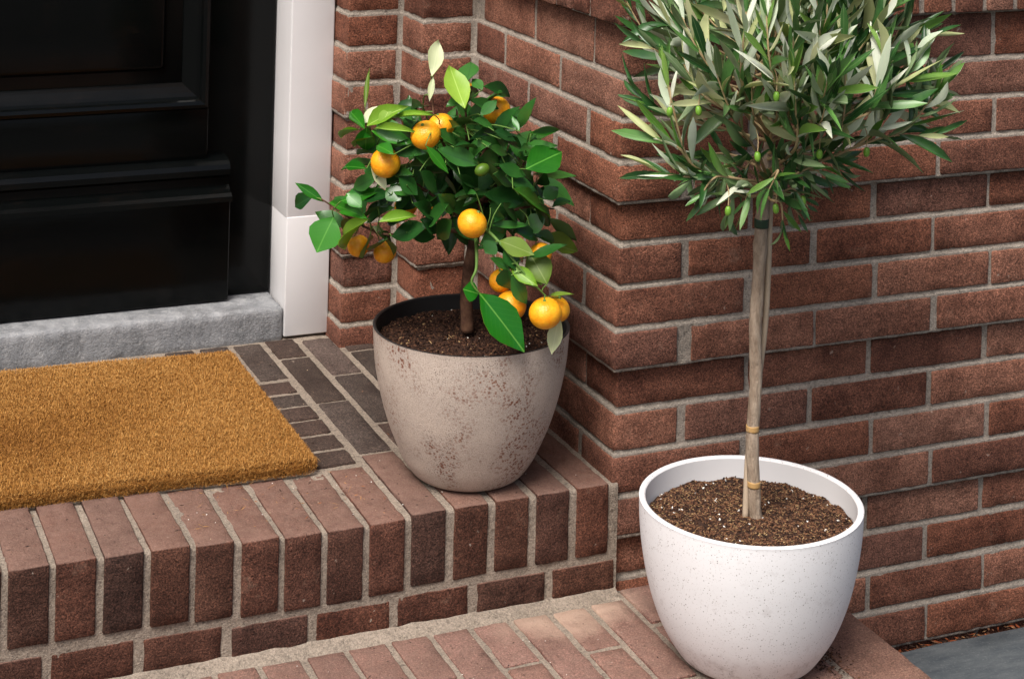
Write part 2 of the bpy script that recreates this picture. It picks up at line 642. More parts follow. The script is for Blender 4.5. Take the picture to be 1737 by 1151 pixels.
t = NT('citrus_bark', .85, .2)
c = t.coord(world=True)
t.col(t.mix(t.rng(t.noise(c, 60, 5, .7), .35, .7), srgb(62, 40, 30), srgb(108, 78, 60)))
t.bump(t.noise(c, 140, 4, .7), .002, .6)
M_cbark = t.m
t = NT('green_twig', .6, .3)
t.col(srgb(92, 124, 56))
M_twig = t.m
t = NT('olive_bark', .85, .2)
c = t.coord(world=True)
mp = t.n('ShaderNodeMapping')
mp.inputs['Scale'].default_value = (1, 1, .3)
t.l(c, mp.inputs['Vector'])
b1 = t.mix(t.rng(t.noise(mp.outputs[0], 70, 5, .7), .35, .68), srgb(132, 113, 95), srgb(186, 168, 148))
b1 = t.mix(t.rng(t.noise(c, 40, 4, .7), .58, .72, 0, .7), b1, srgb(96, 80, 66))
t.col(b1)
t.bump(t.noise(mp.outputs[0], 130, 5, .75), .005, .9)
M_obark = t.m
t = NT('olive_twig', .7, .3)
c = t.coord(world=True)
t.col(t.mix(t.noise(c, 40, 3), srgb(176, 166, 128), srgb(160, 122, 84)))
M_otwig = t.m
t = NT('bamboo', .6, .3)
c = t.coord(world=True)
t.col(t.mix(t.noise(c, 40, 3), srgb(150, 132, 112), srgb(182, 164, 142)))
M_stake = t.m
t = NT('yellow_tape', .5, .3)
t.col(srgb(176, 140, 90))
M_tape = t.m
t = NT('green_tie', .5, .3)
t.col(srgb(40, 60, 44))
M_tie = t.m

t = NT('orange_peel', .36, .45)
c = t.coord(rnd=True)
oc_ = t.coord()
of = t.mix(t.rng(t.noise(oc_, 1.6, 4), .3, .7), srgb(240, 146, 10), srgb(250, 184, 40))
sz = t.n('ShaderNodeSeparateXYZ')
t.l(oc_, sz.inputs[0])
of = t.mix(t.rng(t.math('ADD', sz.outputs['Z'], t.math('MULTIPLY', t.noise(oc_, 3, 3), .3)), .88, 1.05, 0, .55), of, srgb(150, 140, 30))
of = t.mix(t.rng(t.noise(oc_, 9, 4, .7), .68, .76, 0, .5), of, srgb(176, 104, 20))
t.col(of)
v = t.voro(oc_, 11)
t.bump(t.math('ADD', v.outputs['Distance'], t.noise(oc_, 5, 2)), .03, .14)
t.b.inputs['Subsurface Weight'].default_value = .12
t.b.inputs['Subsurface Radius'].default_value = (.01, .005, .001)
M_orange = t.m
t = NT('unripe_peel', .4, .4)
t.col(srgb(74, 104, 26))
M_unripe = t.m
t = NT('green_olive', .35, .45)
t.col(srgb(110, 156, 52))
M_olive = t.m

# ------------------------------------------------------------------ levels
ZL, ZT, ZG, H = .0243, -.137, -.301, .0607
YS = -.0157                     # front of the landing
PX = .0601                      # pitch of bricks laid on edge


def sag(x, y=0.0):
    """the old landing's front edge is not quite level"""
    xs = [-1.2, -.86, -.78, -.62, -.52, -.43, -.36, -.30, 0]
    zs = [.009, .008, .007, .003, -.004, -.007, -.005, -.001, .000]
    return float(np.interp(x, xs, zs)) * max(0.0, min(1.0, 1.0 - (y - .12) / .1))


# ------------------------------------------------------------------ ground and pavement
g = link('street', mesh('street', [(-2000, -2000, ZG - .035), (2000, -2000, ZG - .035), (2000, 2000, ZG - .035), (-2000, 2000, ZG - .035)], [(0, 1, 2, 3)], M_street))
tag(g, 'dark street surface reaching away in front of the house', kind='structure')
pv = thing('pavement', (.9, -.5, ZG), 'blue-grey stone paving slabs at the foot of the wall', kind='structure')
slabs = [(.30, 1.28, -.62, -.026), (1.288, 2.2, -.62, -.026), (.30, .93, -1.3, -.628), (.938, 1.8, -1.3, -.628), (-.5, .292, -1.3, -.628), (-1.6, -.508, -1.3, -.628)]
for i, (a, b, cc, d) in enumerate(slabs):
    V, F = rbox(a, b, cc, d, ZG - .05, ZG, .006, .05, .003, 14, i * 3.1)
    link('slab', mesh('slab', V, F, M_slate, True), pv)

# ------------------------------------------------------------------ bricks
_variants = {}


def brick_mesh(dx, dy, dz, mat, jit=.0015, nvar=8):
    key = (round(dx, 3), round(dy, 3), round(dz, 3), mat.name)
    if key not in _variants:
        _variants[key] = []
    lst = _variants[key]
    if len(lst) < nvar:
        V, F = rbox(-dx / 2, dx / 2, -dy / 2, dy / 2, -dz / 2, dz / 2, .0020, .015, jit, 55, len(lst) * 11.3 + dx * 50 + dy * 31)
        me = mesh('brick', V, F, mat, True)
        lst.append(me)
        return me
    return R.choice(lst)


def brick(parent, x0, x1, y0, y1, z0, z1, mat, tilt=.0045, pos=.0006, snap=.004):
    dx, dy, dz = x1 - x0, y1 - y0, z1 - z0
    me = brick_mesh(dx, dy, dz, mat)
    c = Vector(((x0 + x1) / 2 + R.uniform(-pos, pos), (y0 + y1) / 2 + R.uniform(-pos, pos), (z0 + z1) / 2 + R.uniform(-pos, pos)))
    return link('brick', me, parent, c, (R.uniform(-tilt, tilt), R.uniform(-tilt, tilt), R.uniform(-tilt, tilt) + (math.pi if R.random() < .5 else 0)))


# --- wall: plan of the stepped reveal, from right to left
PLAN = [(1.62, 0), (0, 0), (0, .57), (-.1, .57), (-.1, .675), (-.2, .675), (-.2, .80)]
OFFS = {3: .0125, 0: .0085, 1: .0040, 2: -.0010}


def off(k): return OFFS[k % 4]


JT = .0090                                   # joint thickness
ZC0, ZC1 = .686, .786                        # corbelled course of bricks on edge
levels = []                                  # (z0, z1, offset)
for k in range(-6, 11):
    levels.append((k * H, (k + 1) * H if k < 10 else ZC0 - .002, off(k)))
levels.append((ZC0 - .002, ZC1 + JT / 2, .017))
zz = ZC1 + JT / 2
TOPK = []
for k in range(4):
    TOPK.append((zz, k))
    levels.append((zz, zz + H, OFFS[(k + 2) % 4] + .004))
    zz += H
ZTOP = zz


def offset_plan(o):
    """plan offset outwards (towards -Y on faces along X, towards -X on faces along Y)"""
    out = []
    for x, y in PLAN:
        p = o * .5                              # the piers by the door step less
        i = len(out)
        out.append((x - (0 if i == 0 else (o if i < 3 else p)), y - (o if i < 2 else p)))
    return out


def mortar_sheet():
    step = .0055
    rows = []
    rec = -.0022
    for (z0, z1, o) in levels:
        n = 7
        zs = [z0 + .0002, z0 + .003] + [z0 + .006 + (z1 - z0 - .012) * i / (n - 4) for i in range(n - 3)] + [z1 - .003, z1 - .0002]
        for z in zs:
            rows.append((z, o + rec))
    cols = []                                # (segment, t)
    for s in range(len(PLAN) - 1):
        L = (Vector(PLAN[s + 1]) - Vector(PLAN[s])).length
        n = max(4, int(L / step))
        for i in range(n + (1 if s == len(PLAN) - 2 else 0)):
            cols.append((s, i / n))
    V, F = [], []
    for z, o in rows:
        pl = offset_plan(o)
        for s, tt in cols:
            a, b = Vector(pl[s]), Vector(pl[s + 1])
            p = a.lerp(b, tt)
            nx, ny = (0, -1) if abs(a.y - b.y) < 1e-6 else (-1, 0)
            d = .0011 * nz(p.x, p.y, z, 150) + .0007 * nz(p.x + 9, p.y, z, 45)
            if 0 < tt < .999: pass
            V.append((p.x + nx * d, p.y + ny * d, z + .0012 * nz(p.x, p.y + 5, z, 60)))
    nc = len(cols)
    for r in range(len(rows) - 1):
        for c_ in range(nc - 1):
            a = r * nc + c_
            F.append((a, a + nc, a + nc + 1, a + 1))
    return V, F


wall = thing('brick_wall', (.4, .1, ZG), 'red brick wall with stepped doorway reveal, pale joints and a jutting course of upright bricks', 'wall')
A = Acc()
A.add(mortar_sheet())
for (x0, x1, y0, y1) in ((.02, 1.62, .02, .36), (.02, .40, .36, 1.0), (-.085, .02, .59, 1.0), (-.185, -.085, .695, 1.0)):
    V = [(x0, y0, -.36), (x1, y0, -.36), (x1, y1, -.36), (x0, y1, -.36), (x0, y0, ZTOP), (x1, y0, ZTOP), (x1, y1, ZTOP), (x0, y1, ZTOP)]
    A.add((V, box_faces()))
link('mortar', A.mesh('mortar', [M_mortar], True), wall)

bh = JT / 2
D = .10


def course_bricks(k, z0, z1, o, odd):
    za, zb = z0 + bh, z1 - bh
    # front face, with the corner brick
    if odd:
        brick(wall, -o, .10 - o + .004, -o, .21 - o + .004, za, zb, M_brick)
        xs = [.11 + .22 * i for i in range(6)]
    else:
        brick(wall, -o, .21 - o + .004, -o, .10 - o + .004, za, zb, M_brick)
        xs = [.22 + .22 * i for i in range(6)]
    for x in xs:
        w = R.uniform(-.002, .002)
        brick(wall, x + .0045 + w, x + .2155 + w, -o, -o + .06, za, zb, M_brick)
    # side of the recess
    ys = [(.22, .43), (.441, .56)] if odd else [(.11, .32), (.331, .54)]
    for y0, y1 in ys:
        brick(wall, -o, -o + .06, y0, y1, za, zb, M_brick)
    # two stepped piers beside the door frame
    o *= .5
    brick(wall, -.1 - o, -.008 - o, .57 - o, .67 - o, za, zb, M_brick)
    brick(wall, -.2 - o, -.108 - o, .675 - o, .775 - o, za, zb, M_brick)


for k in range(-6, 11):
    course_bricks(k, k * H, (k + 1) * H if k < 10 else ZC0 - .002, off(k), k % 2 == 1)
for z0, k in TOPK[:3]:
    course_bricks(k, z0, z0 + H, OFFS[(k + 2) % 4] + .004, k % 2 == 0)
o = .020
brick(wall, -o, .10 - o, -o, .10 - o, ZC0, ZC1, M_brick)
for i in range(24):
    x = .10 - o + .011 + i * .0603
    brick(wall, x, x + .0495, -o, .08 - o, ZC0 + R.uniform(-.002, .001), ZC1, M_brick)
for i in range(8):
    y = .10 - o + .011 + i * .0603
    brick(wall, -o, .08 - o, y, min(y + .0495, .57), ZC0 + R.uniform(-.002, .001), ZC1, M_brick)
brick(wall, -.1 - o, -.008 - o, .57 - o, .67 - o, ZC0, ZC1, M_brick)
brick(wall, -.2 - o, -.108 - o, .675 - o, .775 - o, ZC0, ZC1, M_brick)
# the storey above, out of the frame
A = Acc()
for (x0, x1, y0, y1, z0, z1) in ((-.004, 3.5, -.004, .36, ZTOP - .002, 5.2), (1.62, 3.5, -.004, .36, -.36, ZTOP - .002), (-.004, .4, .36, 1.0, ZTOP - .002, 5.2),
                                 (-.204, -.004, .62, 1.0, ZTOP - .002, 5.2), (-3.5, -.204, .74, 1.0, 2.16, 5.2)):
    V = [(x0, y0, z0), (x1, y0, z0), (x1, y1, z0), (x0, y1, z0), (x0, y0, z1), (x1, y0, z1), (x1, y1, z1), (x0, y1, z1)]
    A.add((V, box_faces()))
link('upper_masonry', A.mesh('upper_masonry', [M_upper]), wall)

# ------------------------------------------------------------------ steps


def sheet_top(x0, x1, y0, y1, z, amp, step=.01, sagf=None, flat_drop=.05):
    nx, ny = int((x1 - x0) / step), int((y1 - y0) / step)
    V, F = [], []
    for j in range(ny + 1):
        for i in range(nx + 1):
            x, y = x0 + (x1 - x0) * i / nx, y0 + (y1 - y0) * j / ny
            V.append((x, y, z + amp * nz(x, y, z, 60) + amp * nz(x, y, 3, 17) + (sagf(x, y) if sagf else 0)))
    for j in range(ny):
        for i in range(nx):
            a = j * (nx + 1) + i
            F.append((a, a + 1, a + nx + 2, a + nx + 1))
    return V, F


def sheet_front(x0, x1, z0, z1, y, amp, step=.009, sagf=None):
    nx, nzz = int((x1 - x0) / step), max(3, int((z1 - z0) / .006))
    V, F = [], []
    for j in range(nzz + 1):
        for i in range(nx + 1):
            x, z = x0 + (x1 - x0) * i / nx, z0 + (z1 - z0) * j / nzz
            V.append((x, y - amp * nz(x, 1, z, 75) - amp * nz(x, 4, z, 20), z + (sagf(x) if sagf else 0)))
    for j in range(nzz):
        for i in range(nx):
            a = j * (nx + 1) + i
            F.append((a, a + 1, a + nx + 2, a + nx + 1))
    return V, F


land = thing('landing', (-.6, .35, ZT), 'upper doorstep landing of worn bricks set on edge in front of the black door', kind='structure')
A = Acc()
prof_l = [(YS + .0026, ZT - .02 + .0062 * i) for i in range(27) if ZT - .02 + .0062 * i < ZL - .011]
prof_l += [(YS + .0028, ZL - .0080), (YS + .0036, ZL - .0054), (YS + .0052, ZL - .0034), (YS + .010, ZL - .0026), (YS + .016, ZL - .0022)]
prof_l += [(YS + .016 + .009 * i, ZL - .0022) for i in range(1, 90)]
nx = 260
V, F = [], []
for (yy, zz_) in prof_l:
    for i in range(nx + 1):
        x = -1.30 + 1.2995 * i / nx
        d = .0011 * nz(x, yy, zz_, 140) + .0007 * nz(x, yy + 4, zz_, 40)
        ff = max(0., min(1., (zz_ - ZL + .012) / .008))
        V.append((x, yy - d * (1 - ff), zz_ + d * ff + sag(x, yy)))
for j in range(len(prof_l) - 1):
    for i in range(nx):
        a = j * (nx + 1) + i
        F.append((a, a + 1, a + nx + 2, a + nx + 1))
A.add((V, F))
x0, x1, y0, y1, z0, z1 = -1.30, -.004, YS + .012, .80, -.36, ZL - .012
A.add(([(x0, y0, z0), (x1, y0, z0), (x1, y1, z0), (x0, y1, z0), (x0, y0, z1), (x1, y0, z1), (x1, y1, z1), (x0, y1, z1)], box_faces()))
link('mortar', A.mesh('mortar', [M_mortar2], True), land)
for k in range(-16, 5):
    xc = -.2937 + (PX if k < 0 else .0626) * k
    dz = sag(xc)
    w = .0253
    zt_ = ZL + dz + R.uniform(-.0002, .0016)
    back = {0: .203}.get(k, .172 if k < 0 else (.105 if k % 2 else .203))
    yj = R.uniform(-.0016, .0001)
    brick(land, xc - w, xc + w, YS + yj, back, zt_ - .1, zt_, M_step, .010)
    if k >= 0:
        rows = [(.212, .422), (.431, .639), (.649, .74)] if k % 2 == 0 else [(.116, .313), (.322, .533), (.543, .72)]
        for y0, y1 in rows:
            if k >= 3 and y1 > .56: y1 = .56
            if y1 - y0 < .03: continue
            zt_ = ZL + R.uniform(-.0002, .0014)
            brick(land, xc - w, xc + w, y0, y1, zt_ - .08, zt_, M_back)
for i in range(6):
    y0 = .1845 + i * .0608
    zt_ = ZL + R.uniform(-.0002, .0012)
    brick(land, -.541, -.3335, y0, y0 + .050, zt_ - .08, zt_, M_back)
for xc in (-.3538, -.4139, -.474):
    for y0, y1 in ((.553, .735),):
        brick(land, xc - .0245, xc + .0245, y0, y1, ZL - .08, ZL + R.uniform(-.001, .001), M_back)
x = -.004
ri = 0
while x > -1.25:
    wd = .098 if ri == 0 else .1045
    dz = sag(x - .05) * .6
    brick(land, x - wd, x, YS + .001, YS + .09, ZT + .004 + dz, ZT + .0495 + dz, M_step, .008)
    x -= wd + .0125
    ri += 1

low = thing('lower_step', (-.3, -.25, ZG), 'lower brick step of pinkish bricks set on edge under the white pot', kind='structure')
A = Acc()
A.add(sheet_top(-1.30, .287, -.455, .03, ZT - .0024, .0009, .007))
x0, x1, y0, y1, z0, z1 = -1.30, .284, -.45, .03, -.36, ZT - .012
A.add(([(x0, y0, z0), (x1, y0, z0), (x1, y1, z0), (x0, y1, z0), (x0, y0, z1), (x1, y0, z1), (x1, y1, z1), (x0, y1, z1)], box_faces()))
# fillet of mortar against the riser
n = 120
V, F = [], []
for i in range(n + 1):
    x = -1.30 + 1.298 * i / n
    a1 = .013 + .007 * nz(x, 0, 0, 30)
    for (yy, zz_) in ((YS + .002, ZT + .010 + .003 * nz(x, 2, 0, 40)), (YS - .008, ZT + .0045), (YS - a1, ZT + .0012), (YS - a1 - .012, ZT - .004)):
        V.append((x, yy, zz_))
for i in range(n):
    for j in range(3):
        a = i * 4 + j
        F.append((a, a + 4, a + 5, a + 1)[::-1])
A.add((V, F))
link('mortar', A.mesh('mortar', [M_mortar2], True), low)
ci = 0
xj = .004 + 3 * .0601
while xj > -1.2:
    x1 = xj - .0046
    x0 = xj - .0601 + .0046
    rows = [(-.148, -.034), (-.367, -.157), (-.455, -.376)] if ci % 2 == 0 else [(-.258, -.034), (-.455, -.268)]
    if xj > .01:
        rows = [(-.2, -.008), (-.42, -.21)] if ci % 2 else [(-.11, -.008), (-.33, -.12), (-.44, -.34)]
    sh = R.uniform(-.006, .006)
    for i, (y0, y1) in enumerate(rows):
        zt_ = ZT + R.uniform(-.0006, .0014)
        brick(low, x0, x1, y0 + (sh if y0 > -.45 else 0), y1 + (sh if i else 0), zt_ - .09, zt_, M_low, .007)
    xj -= .0601
    ci += 1
for y0, y1 in ((-.17, -.005), (-.392, -.180), (-.455, -.402)):
    brick(low, .192, .289, y0, y1, ZT - .10, ZT + .001, M_border)
for z0 in (-.298,):
    for i in range(2):
        brick(low, .18, .288, -.42 + i * .22, -.215 + i * .22, z0, z0 + .05, M_border)

# ------------------------------------------------------------------ threshold, frame and door
V, F = rbox(-1.24, -.2845, .745, .86, ZL - .01, .0805, .0055, .011, .0028, 60, 4)
th = link('threshold', mesh('threshold', V, F, M_stone, True))
tag(th, 'grey weathered stone threshold under the black door', 'threshold')

fr = thing('door_frame', (-.25, .79, ZL), 'white painted door frame with square plinth beside the brick reveal', 'door frame')


def bx(x0, x1, y0, y1, z0, z1, r=.003, jit=0.0):
    return rbox(x0, x1, y0, y1, z0, z1, r, .12, jit)


A = Acc()
A.add(bx(-.2840, -.203, .7445, .90, .236, 2.14))
link('jamb', A.mesh('jamb', [M_white], True), fr)
V, F = bx(-.2835, -.2025, .7432, .90, ZL + .003, .2395, .002)
link('plinth', mesh('plinth', V, F, M_white, True), fr)
link('jamb', mesh('jamb', *bx(-1.33, -1.243, .7445, .90, .236, 2.14), M_white, True), fr)
link('plinth', mesh('plinth', *bx(-1.334, -1.24, .7385, .90, ZL + .003, .240), M_white, True), fr)
link('head', mesh('head', *bx(-1.33, -.203, .746, .90, 2.145, 2.25), M_white, True), fr)

dr = thing('front_door', (-.77, .85, .0825), 'glossy black panelled front door with moulded weather bar', 'door')
XL, XR = -1.236, -.2865
link('leaf', mesh('leaf', *bx(XL, XR, .835, .88, .0825, 2.12, .003), M_black, True), dr)


def profile_bar(prof, xa, xb, mitre=0.0, closed=True):
    """profile (y,z) swept along X"""
    V, F = [], []
    n = len(prof)
    for x in (xa, xb):
        for (y, z) in prof: V.append((x, y, z))
    for i in range(n):
        j = (i + 1) % n
        F.append((i, j, n + j, n + i))
    F.append(tuple(range(n))[::-1])
    F.append(tuple(range(n, 2 * n)))
    return V, F


link('kick_board', mesh('kick_board', *bx(-1.17, -.370, .805, .838, .0835, .270, .003), M_black, True), dr)
# weather bar: two rounded steps that throw water clear
pr = [(.838, .340), (.815, .338), (.801, .335), (.793, .330), (.789, .322), (.789, .312), (.799, .306), (.799, .292), (.790, .286), (.779, .282), (.772, .277), (.771, .268), (.838, .266)]
me = mesh('weather_bar', *profile_bar(pr[::-1], -1.165, -.376), M_black)
link('weather_bar', me, dr)
link('rail', mesh('rail', *bx(-1.14, -.4125, .812, .838, .337, .428, .002), M_black, True), dr)
# bolection moulding round the tall panel, mitred at its corners
sec = [(.0, .838), (.0, .808), (.004, .800), (.010, .797), (.016, .799), (.019, .805), (.024, .806), (.030, .810), (.040, .818), (.046, .824), (.05, .838)]


def mould_frame(xa, xb, za, zb):
    V, F = [], []
    n = len(sec)
    corners = [(xa, za, 1, 1), (xb, za, -1, 1), (xb, zb, -1, -1), (xa, zb, 1, -1)]
    for (x, z, sx, sz) in corners:
        for (d, y) in sec: V.append((x + sx * d, y, z + sz * d))
    for c_ in range(4):
        c2 = (c_ + 1) % 4
        for i in range(n - 1):
            F.append((c_ * n + i, c2 * n + i, c2 * n + i + 1, c_ * n + i + 1)[::-1])
    return V, F


link('moulding', mesh('moulding', *mould_frame(-1.13, -.413, .427, 1.95), M_black), dr)
pn_ = link('panel', mesh('panel', *bx(-1.085, -.452, .826, .838, .470, 1.91, .002), M_black, True), dr)
V, F = rbox(-1.05, -.490, .816, .838, .496, 1.87, .010, .1)
link('raised_field', mesh('raised_field', V, F, M_black, True), pn_)

# ------------------------------------------------------------------ tinted scatter mesh


def set_tint(me, cols_per_vert):
    a = me.color_attributes.new('tint', 'FLOAT_COLOR', 'POINT')
    a.data.foreach_set('color', np.asarray(cols_per_vert, dtype=np.float32).ravel())


# ------------------------------------------------------------------ doormat
MX0, MX1, MY0, MY1, MZ = -1.12, -.397, .166, .672, .023
mat_ = thing('doormat', (-.76, .42, ZL), 'golden brown coir doormat lying before the black door', 'doormat')


def mat_z(x): return ZL + sag(x) * .6 + .002


V, F = rbox(MX0, MX1 - .010, MY0 + .010, MY1 - .006, ZL + .001, ZL + MZ * .72, .008, .02, .002, 30)
V = [(v.x, v.y, v.z + sag(v.x) * .6 + .001) for v in V]
link('backing', mesh('backing', V, F, M_coir, True), mat_)
NF = 280000
xs = NR.uniform(-.95, MX1 + .001, NF)
ys = NR.uniform(MY0 - .001, MY1 + .001, NF)
edge = NR.rand(NF) < .10
ei = np.where(edge)[0]
for i in ei:
    if i % 3 == 0: xs[i] = MX1 + NR.uniform(-.004, .003)
    else: ys[i] = MY0 + NR.uniform(-.003, .004)
# rounded corner
cx_, cy_ = MX1 - .018, MY0 + .018
rr = np.hypot(np.maximum(xs - cx_, 0), np.maximum(cy_ - ys, 0))
keep = (rr < .0195)
cy2 = MY1 - .012
rr2 = np.hypot(np.maximum(xs - (MX1 - .012), 0), np.maximum(ys - cy2, 0))
keep &= rr2 < .013
xs, ys, edge = xs[keep], ys[keep], edge[keep]
NF = len(xs)
sagv = np.array([sag(x) for x in xs]) * .6
dist = np.minimum(np.minimum(MX1 - xs, ys - MY0), MY1 - ys)
hz = np.clip(dist / .010, 0, 1)
zb = ZL + .001 + sagv + MZ * (.45 + .37 * np.sqrt(hz)) + NR.uniform(-.002, .002, NF)
zb[edge] = ZL + .001 + sagv[edge] + NR.uniform(.001, MZ * .7, edge.sum())
ang = NR.uniform(0, 2 * np.pi, NF)
el = NR.uniform(.1, 1.45, NF)
ln = NR.uniform(.0025, .0058, NF)
long_ = NR.rand(NF) < .010
ln[long_] = NR.uniform(.010, .022, long_.sum())
el[long_] = NR.uniform(.02, .3, long_.sum())
dx, dy, dzv = np.cos(ang) * np.cos(el), np.sin(ang) * np.cos(el), np.sin(el)
out = hz < .5
dx[out & (MX1 - xs < .01)] = np.abs(dx[out & (MX1 - xs < .01)]) * .5
dy[out & (ys - MY0 < .01)] = -np.abs(dy[out & (ys - MY0 < .01)]) * .5
wd = NR.uniform(.00022, .00045, NF)
pxv, pyv = -np.sin(ang), np.cos(ang)
base = np.stack([xs, ys, zb], 1)
dv = np.stack([dx, dy, dzv], 1)
side = np.stack([pxv, pyv, np.zeros(NF)], 1) * wd[:, None]
midp = base + dv * (ln * .55)[:, None] + np.stack([np.zeros(NF), np.zeros(NF), ln * .06], 1)
tip = base + dv * ln[:, None] - np.stack([np.zeros(NF), np.zeros(NF), ln * .12], 1)
VV = np.stack([base - side, base + side, midp + side, midp - side, tip], 1).reshape(-1, 3)
idx = np.arange(NF)[:, None] * 5
quads = np.concatenate([idx, idx + 1, idx + 2, idx + 3], 1)
tris = np.concatenate([idx + 3, idx + 2, idx + 4], 1)
me = bpy.data.meshes.new('fibres')
me.vertices.add(len(VV))
me.vertices.foreach_set('co', VV.astype(np.float32).ravel())
me.loops.add(NF * 7)
me.loops.foreach_set('vertex_index', np.concatenate([quads.ravel(), tris.ravel()]).astype(np.int32))
me.polygons.add(NF * 2)
me.polygons.foreach_set('loop_start', np.concatenate([np.arange(NF) * 4, NF * 4 + np.arange(NF) * 3]).astype(np.int32))
me.materials.append(M_fibre)
me.update(calc_edges=True)
me.validate()
gold, dark, pale = np.array(srgb(164, 114, 52)), np.array(srgb(124, 80, 32)), np.array(srgb(190, 146, 84))
pn = np.array([noise.noise(Vector((x * 7, y * 7, 0))) + .5 * noise.noise(Vector((x * 22, y * 22, 3))) for x, y in zip(xs, ys)])
st = np.exp(-(((xs + .80) / .13) ** 2 + ((ys - .38) / .10) ** 2))           # a trodden, dirtier place
f = np.clip(NR.rand(NF) * .8 + pn * .14 + .14 - st * .34, 0, 1)[:, None]
tc = np.where(f < .5, dark + (gold - dark) * (f / .5), gold + (pale - gold) * ((f - .5) / .5))
set_tint(me, np.repeat(tc, 5, axis=0))
tag(link('fibres', me, mat_), kind='stuff')
# loose bits lying on the mat and step

# ------------------------------------------------------------------ pots


def smooth_prof(pts, n=5):
    return [(p.x, p.y) for p in spline([Vector((a, b, 0)) for a, b in pts], n)]


def make_pot(name, loc, prof, thick, m_out, m_in, label, lip=None):
    root = thing(name, loc, label, 'plant pot')
    outer = smooth_prof(prof, 5)
    rt, zt_ = outer[-1]
    body = Acc()
    body.add(lathe([(.0005, .001)] + outer + [(rt + .0002, zt_ + .001)], 128))
    bd = link('body', body.mesh('body', [m_out], True), root, loc)
    inner = [(rt + .0002, zt_ + .0011), (rt - thick * .15, zt_ + thick * .28), (rt - thick * .5, zt_ + thick * .38), (rt - thick * .85, zt_ + thick * .25), (rt - thick, zt_)]
    inner += [(max(.01, r - thick), z) for r, z in outer[::-1][2:] if z > .05] + [(.001, .05)]
    rim = lathe(inner[:5], 128)
    link('rim', mesh('rim', *rim, lip or m_out, True), bd, loc)
    link('lining', mesh('lining', *lathe(inner[4:], 96), m_in, True), root, loc)
    return root


GP = Vector((-.1951, .0889, ZL + .0015))
WP = Vector((.0864, -.236, ZT + .0015))
gprof = [(.064, .0), (.072, .001), (.0815, .007), (.0915, .020), (.1015, .038), (.119, .08), (.1315, .123), (.1398, .166), (.1436, .2155)]
wprof = [(.076, .0), (.085, .002), (.0955, .010), (.1155, .041), (.128, .07), (.137, .099), (.1433, .128), (.1477, .156), (.1503, .185), (.1509, .2085)]
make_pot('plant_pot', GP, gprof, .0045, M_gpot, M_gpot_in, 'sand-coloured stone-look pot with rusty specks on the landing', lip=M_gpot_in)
make_pot('plant_pot', WP, wprof, .0085, M_wpot, M_wpot_in, 'white speckled pot standing on the lower step')


def make_soil(loc, rad, zlev, label, pal, ncrumb, mound=.006, size=1.0, seed=1):
    rs = np.random.RandomState(seed)
    V, F = [], []
    nr, na = 22, 72
    V.append((0, 0, zlev + mound))
    hgt = lambda x, y: zlev + mound * (1 - (x * x + y * y) / rad ** 2) + .0045 * nz(x, y, seed, 30) + .003 * nz(x, y, seed, 90)
    for i in range(1, nr + 1):
        for a in range(na):
            r = rad * i / nr
            x, y = r * math.cos(2 * math.pi * a / na), r * math.sin(2 * math.pi * a / na)
            V.append((x, y, hgt(x, y)))
    for a in range(na):
        F.append((0, 1 + a, 1 + (a + 1) % na))
    for i in range(nr - 1):
        for a in range(na):
            a2 = (a + 1) % na
            F.append((1 + i * na + a, 1 + (i + 1) * na + a, 1 + (i + 1) * na + a2, 1 + i * na + a2))
    nb = len(V)
    tint = [srgb(60, 42, 34)] * nb
    fm = [0] * len(F)
    for i in range(ncrumb):
        r = rad * math.sqrt(rs.rand()) * .99
        a = rs.rand() * 2 * math.pi
        x, y = r * math.cos(a), r * math.sin(a)
        z = hgt(x, y) + .0008
        q = rs.rand()
        acc = 0
        for wgt, (c1, c2), (l0, l1), (w0, w1) in pal:
            acc += wgt
            if q <= acc: break
        l, w, h = rs.uniform(l0, l1) * size, rs.uniform(w0, w1) * size, rs.uniform(w0, w1) * size * .8
        rot = Matrix.Rotation(rs.rand() * 6.28, 3, 'Z') @ Matrix.Rotation(rs.uniform(-.5, .5), 3, 'Y') @ Matrix.Rotation(rs.rand() * 6.28, 3, 'X')
        o = len(V)
        for (sx, sy, sz) in ((1, 0, 0), (-1, 0, 0), (0, 1, 0), (0, -1, 0), (0, 0, 1), (0, 0, -1)):
            j = 1 + rs.uniform(-.35, .35)
            p = rot @ Vector((sx * l * j, sy * w * j, sz * h * j))
            V.append((x + p.x, y + p.y, z + p.z))
        t_ = rs.rand()
        cc = tuple(c1[k] + (c2[k] - c1[k]) * t_ for k in range(4))
        tint += [cc] * 6
        for tri in ((0, 2, 4), (2, 1, 4), (1, 3, 4), (3, 0, 4), (2, 0, 5), (1, 2, 5), (3, 1, 5), (0, 3, 5)):
            F.append(tuple(o + k for k in tri))
            fm.append(1)
    me = mesh('potting_soil', V, F, [M_soil, M_crumb], False, fm)
    set_tint(me, tint)
    o_ = link('potting_soil', me, None, loc)
    return tag(o_, label, 'soil', kind='stuff')


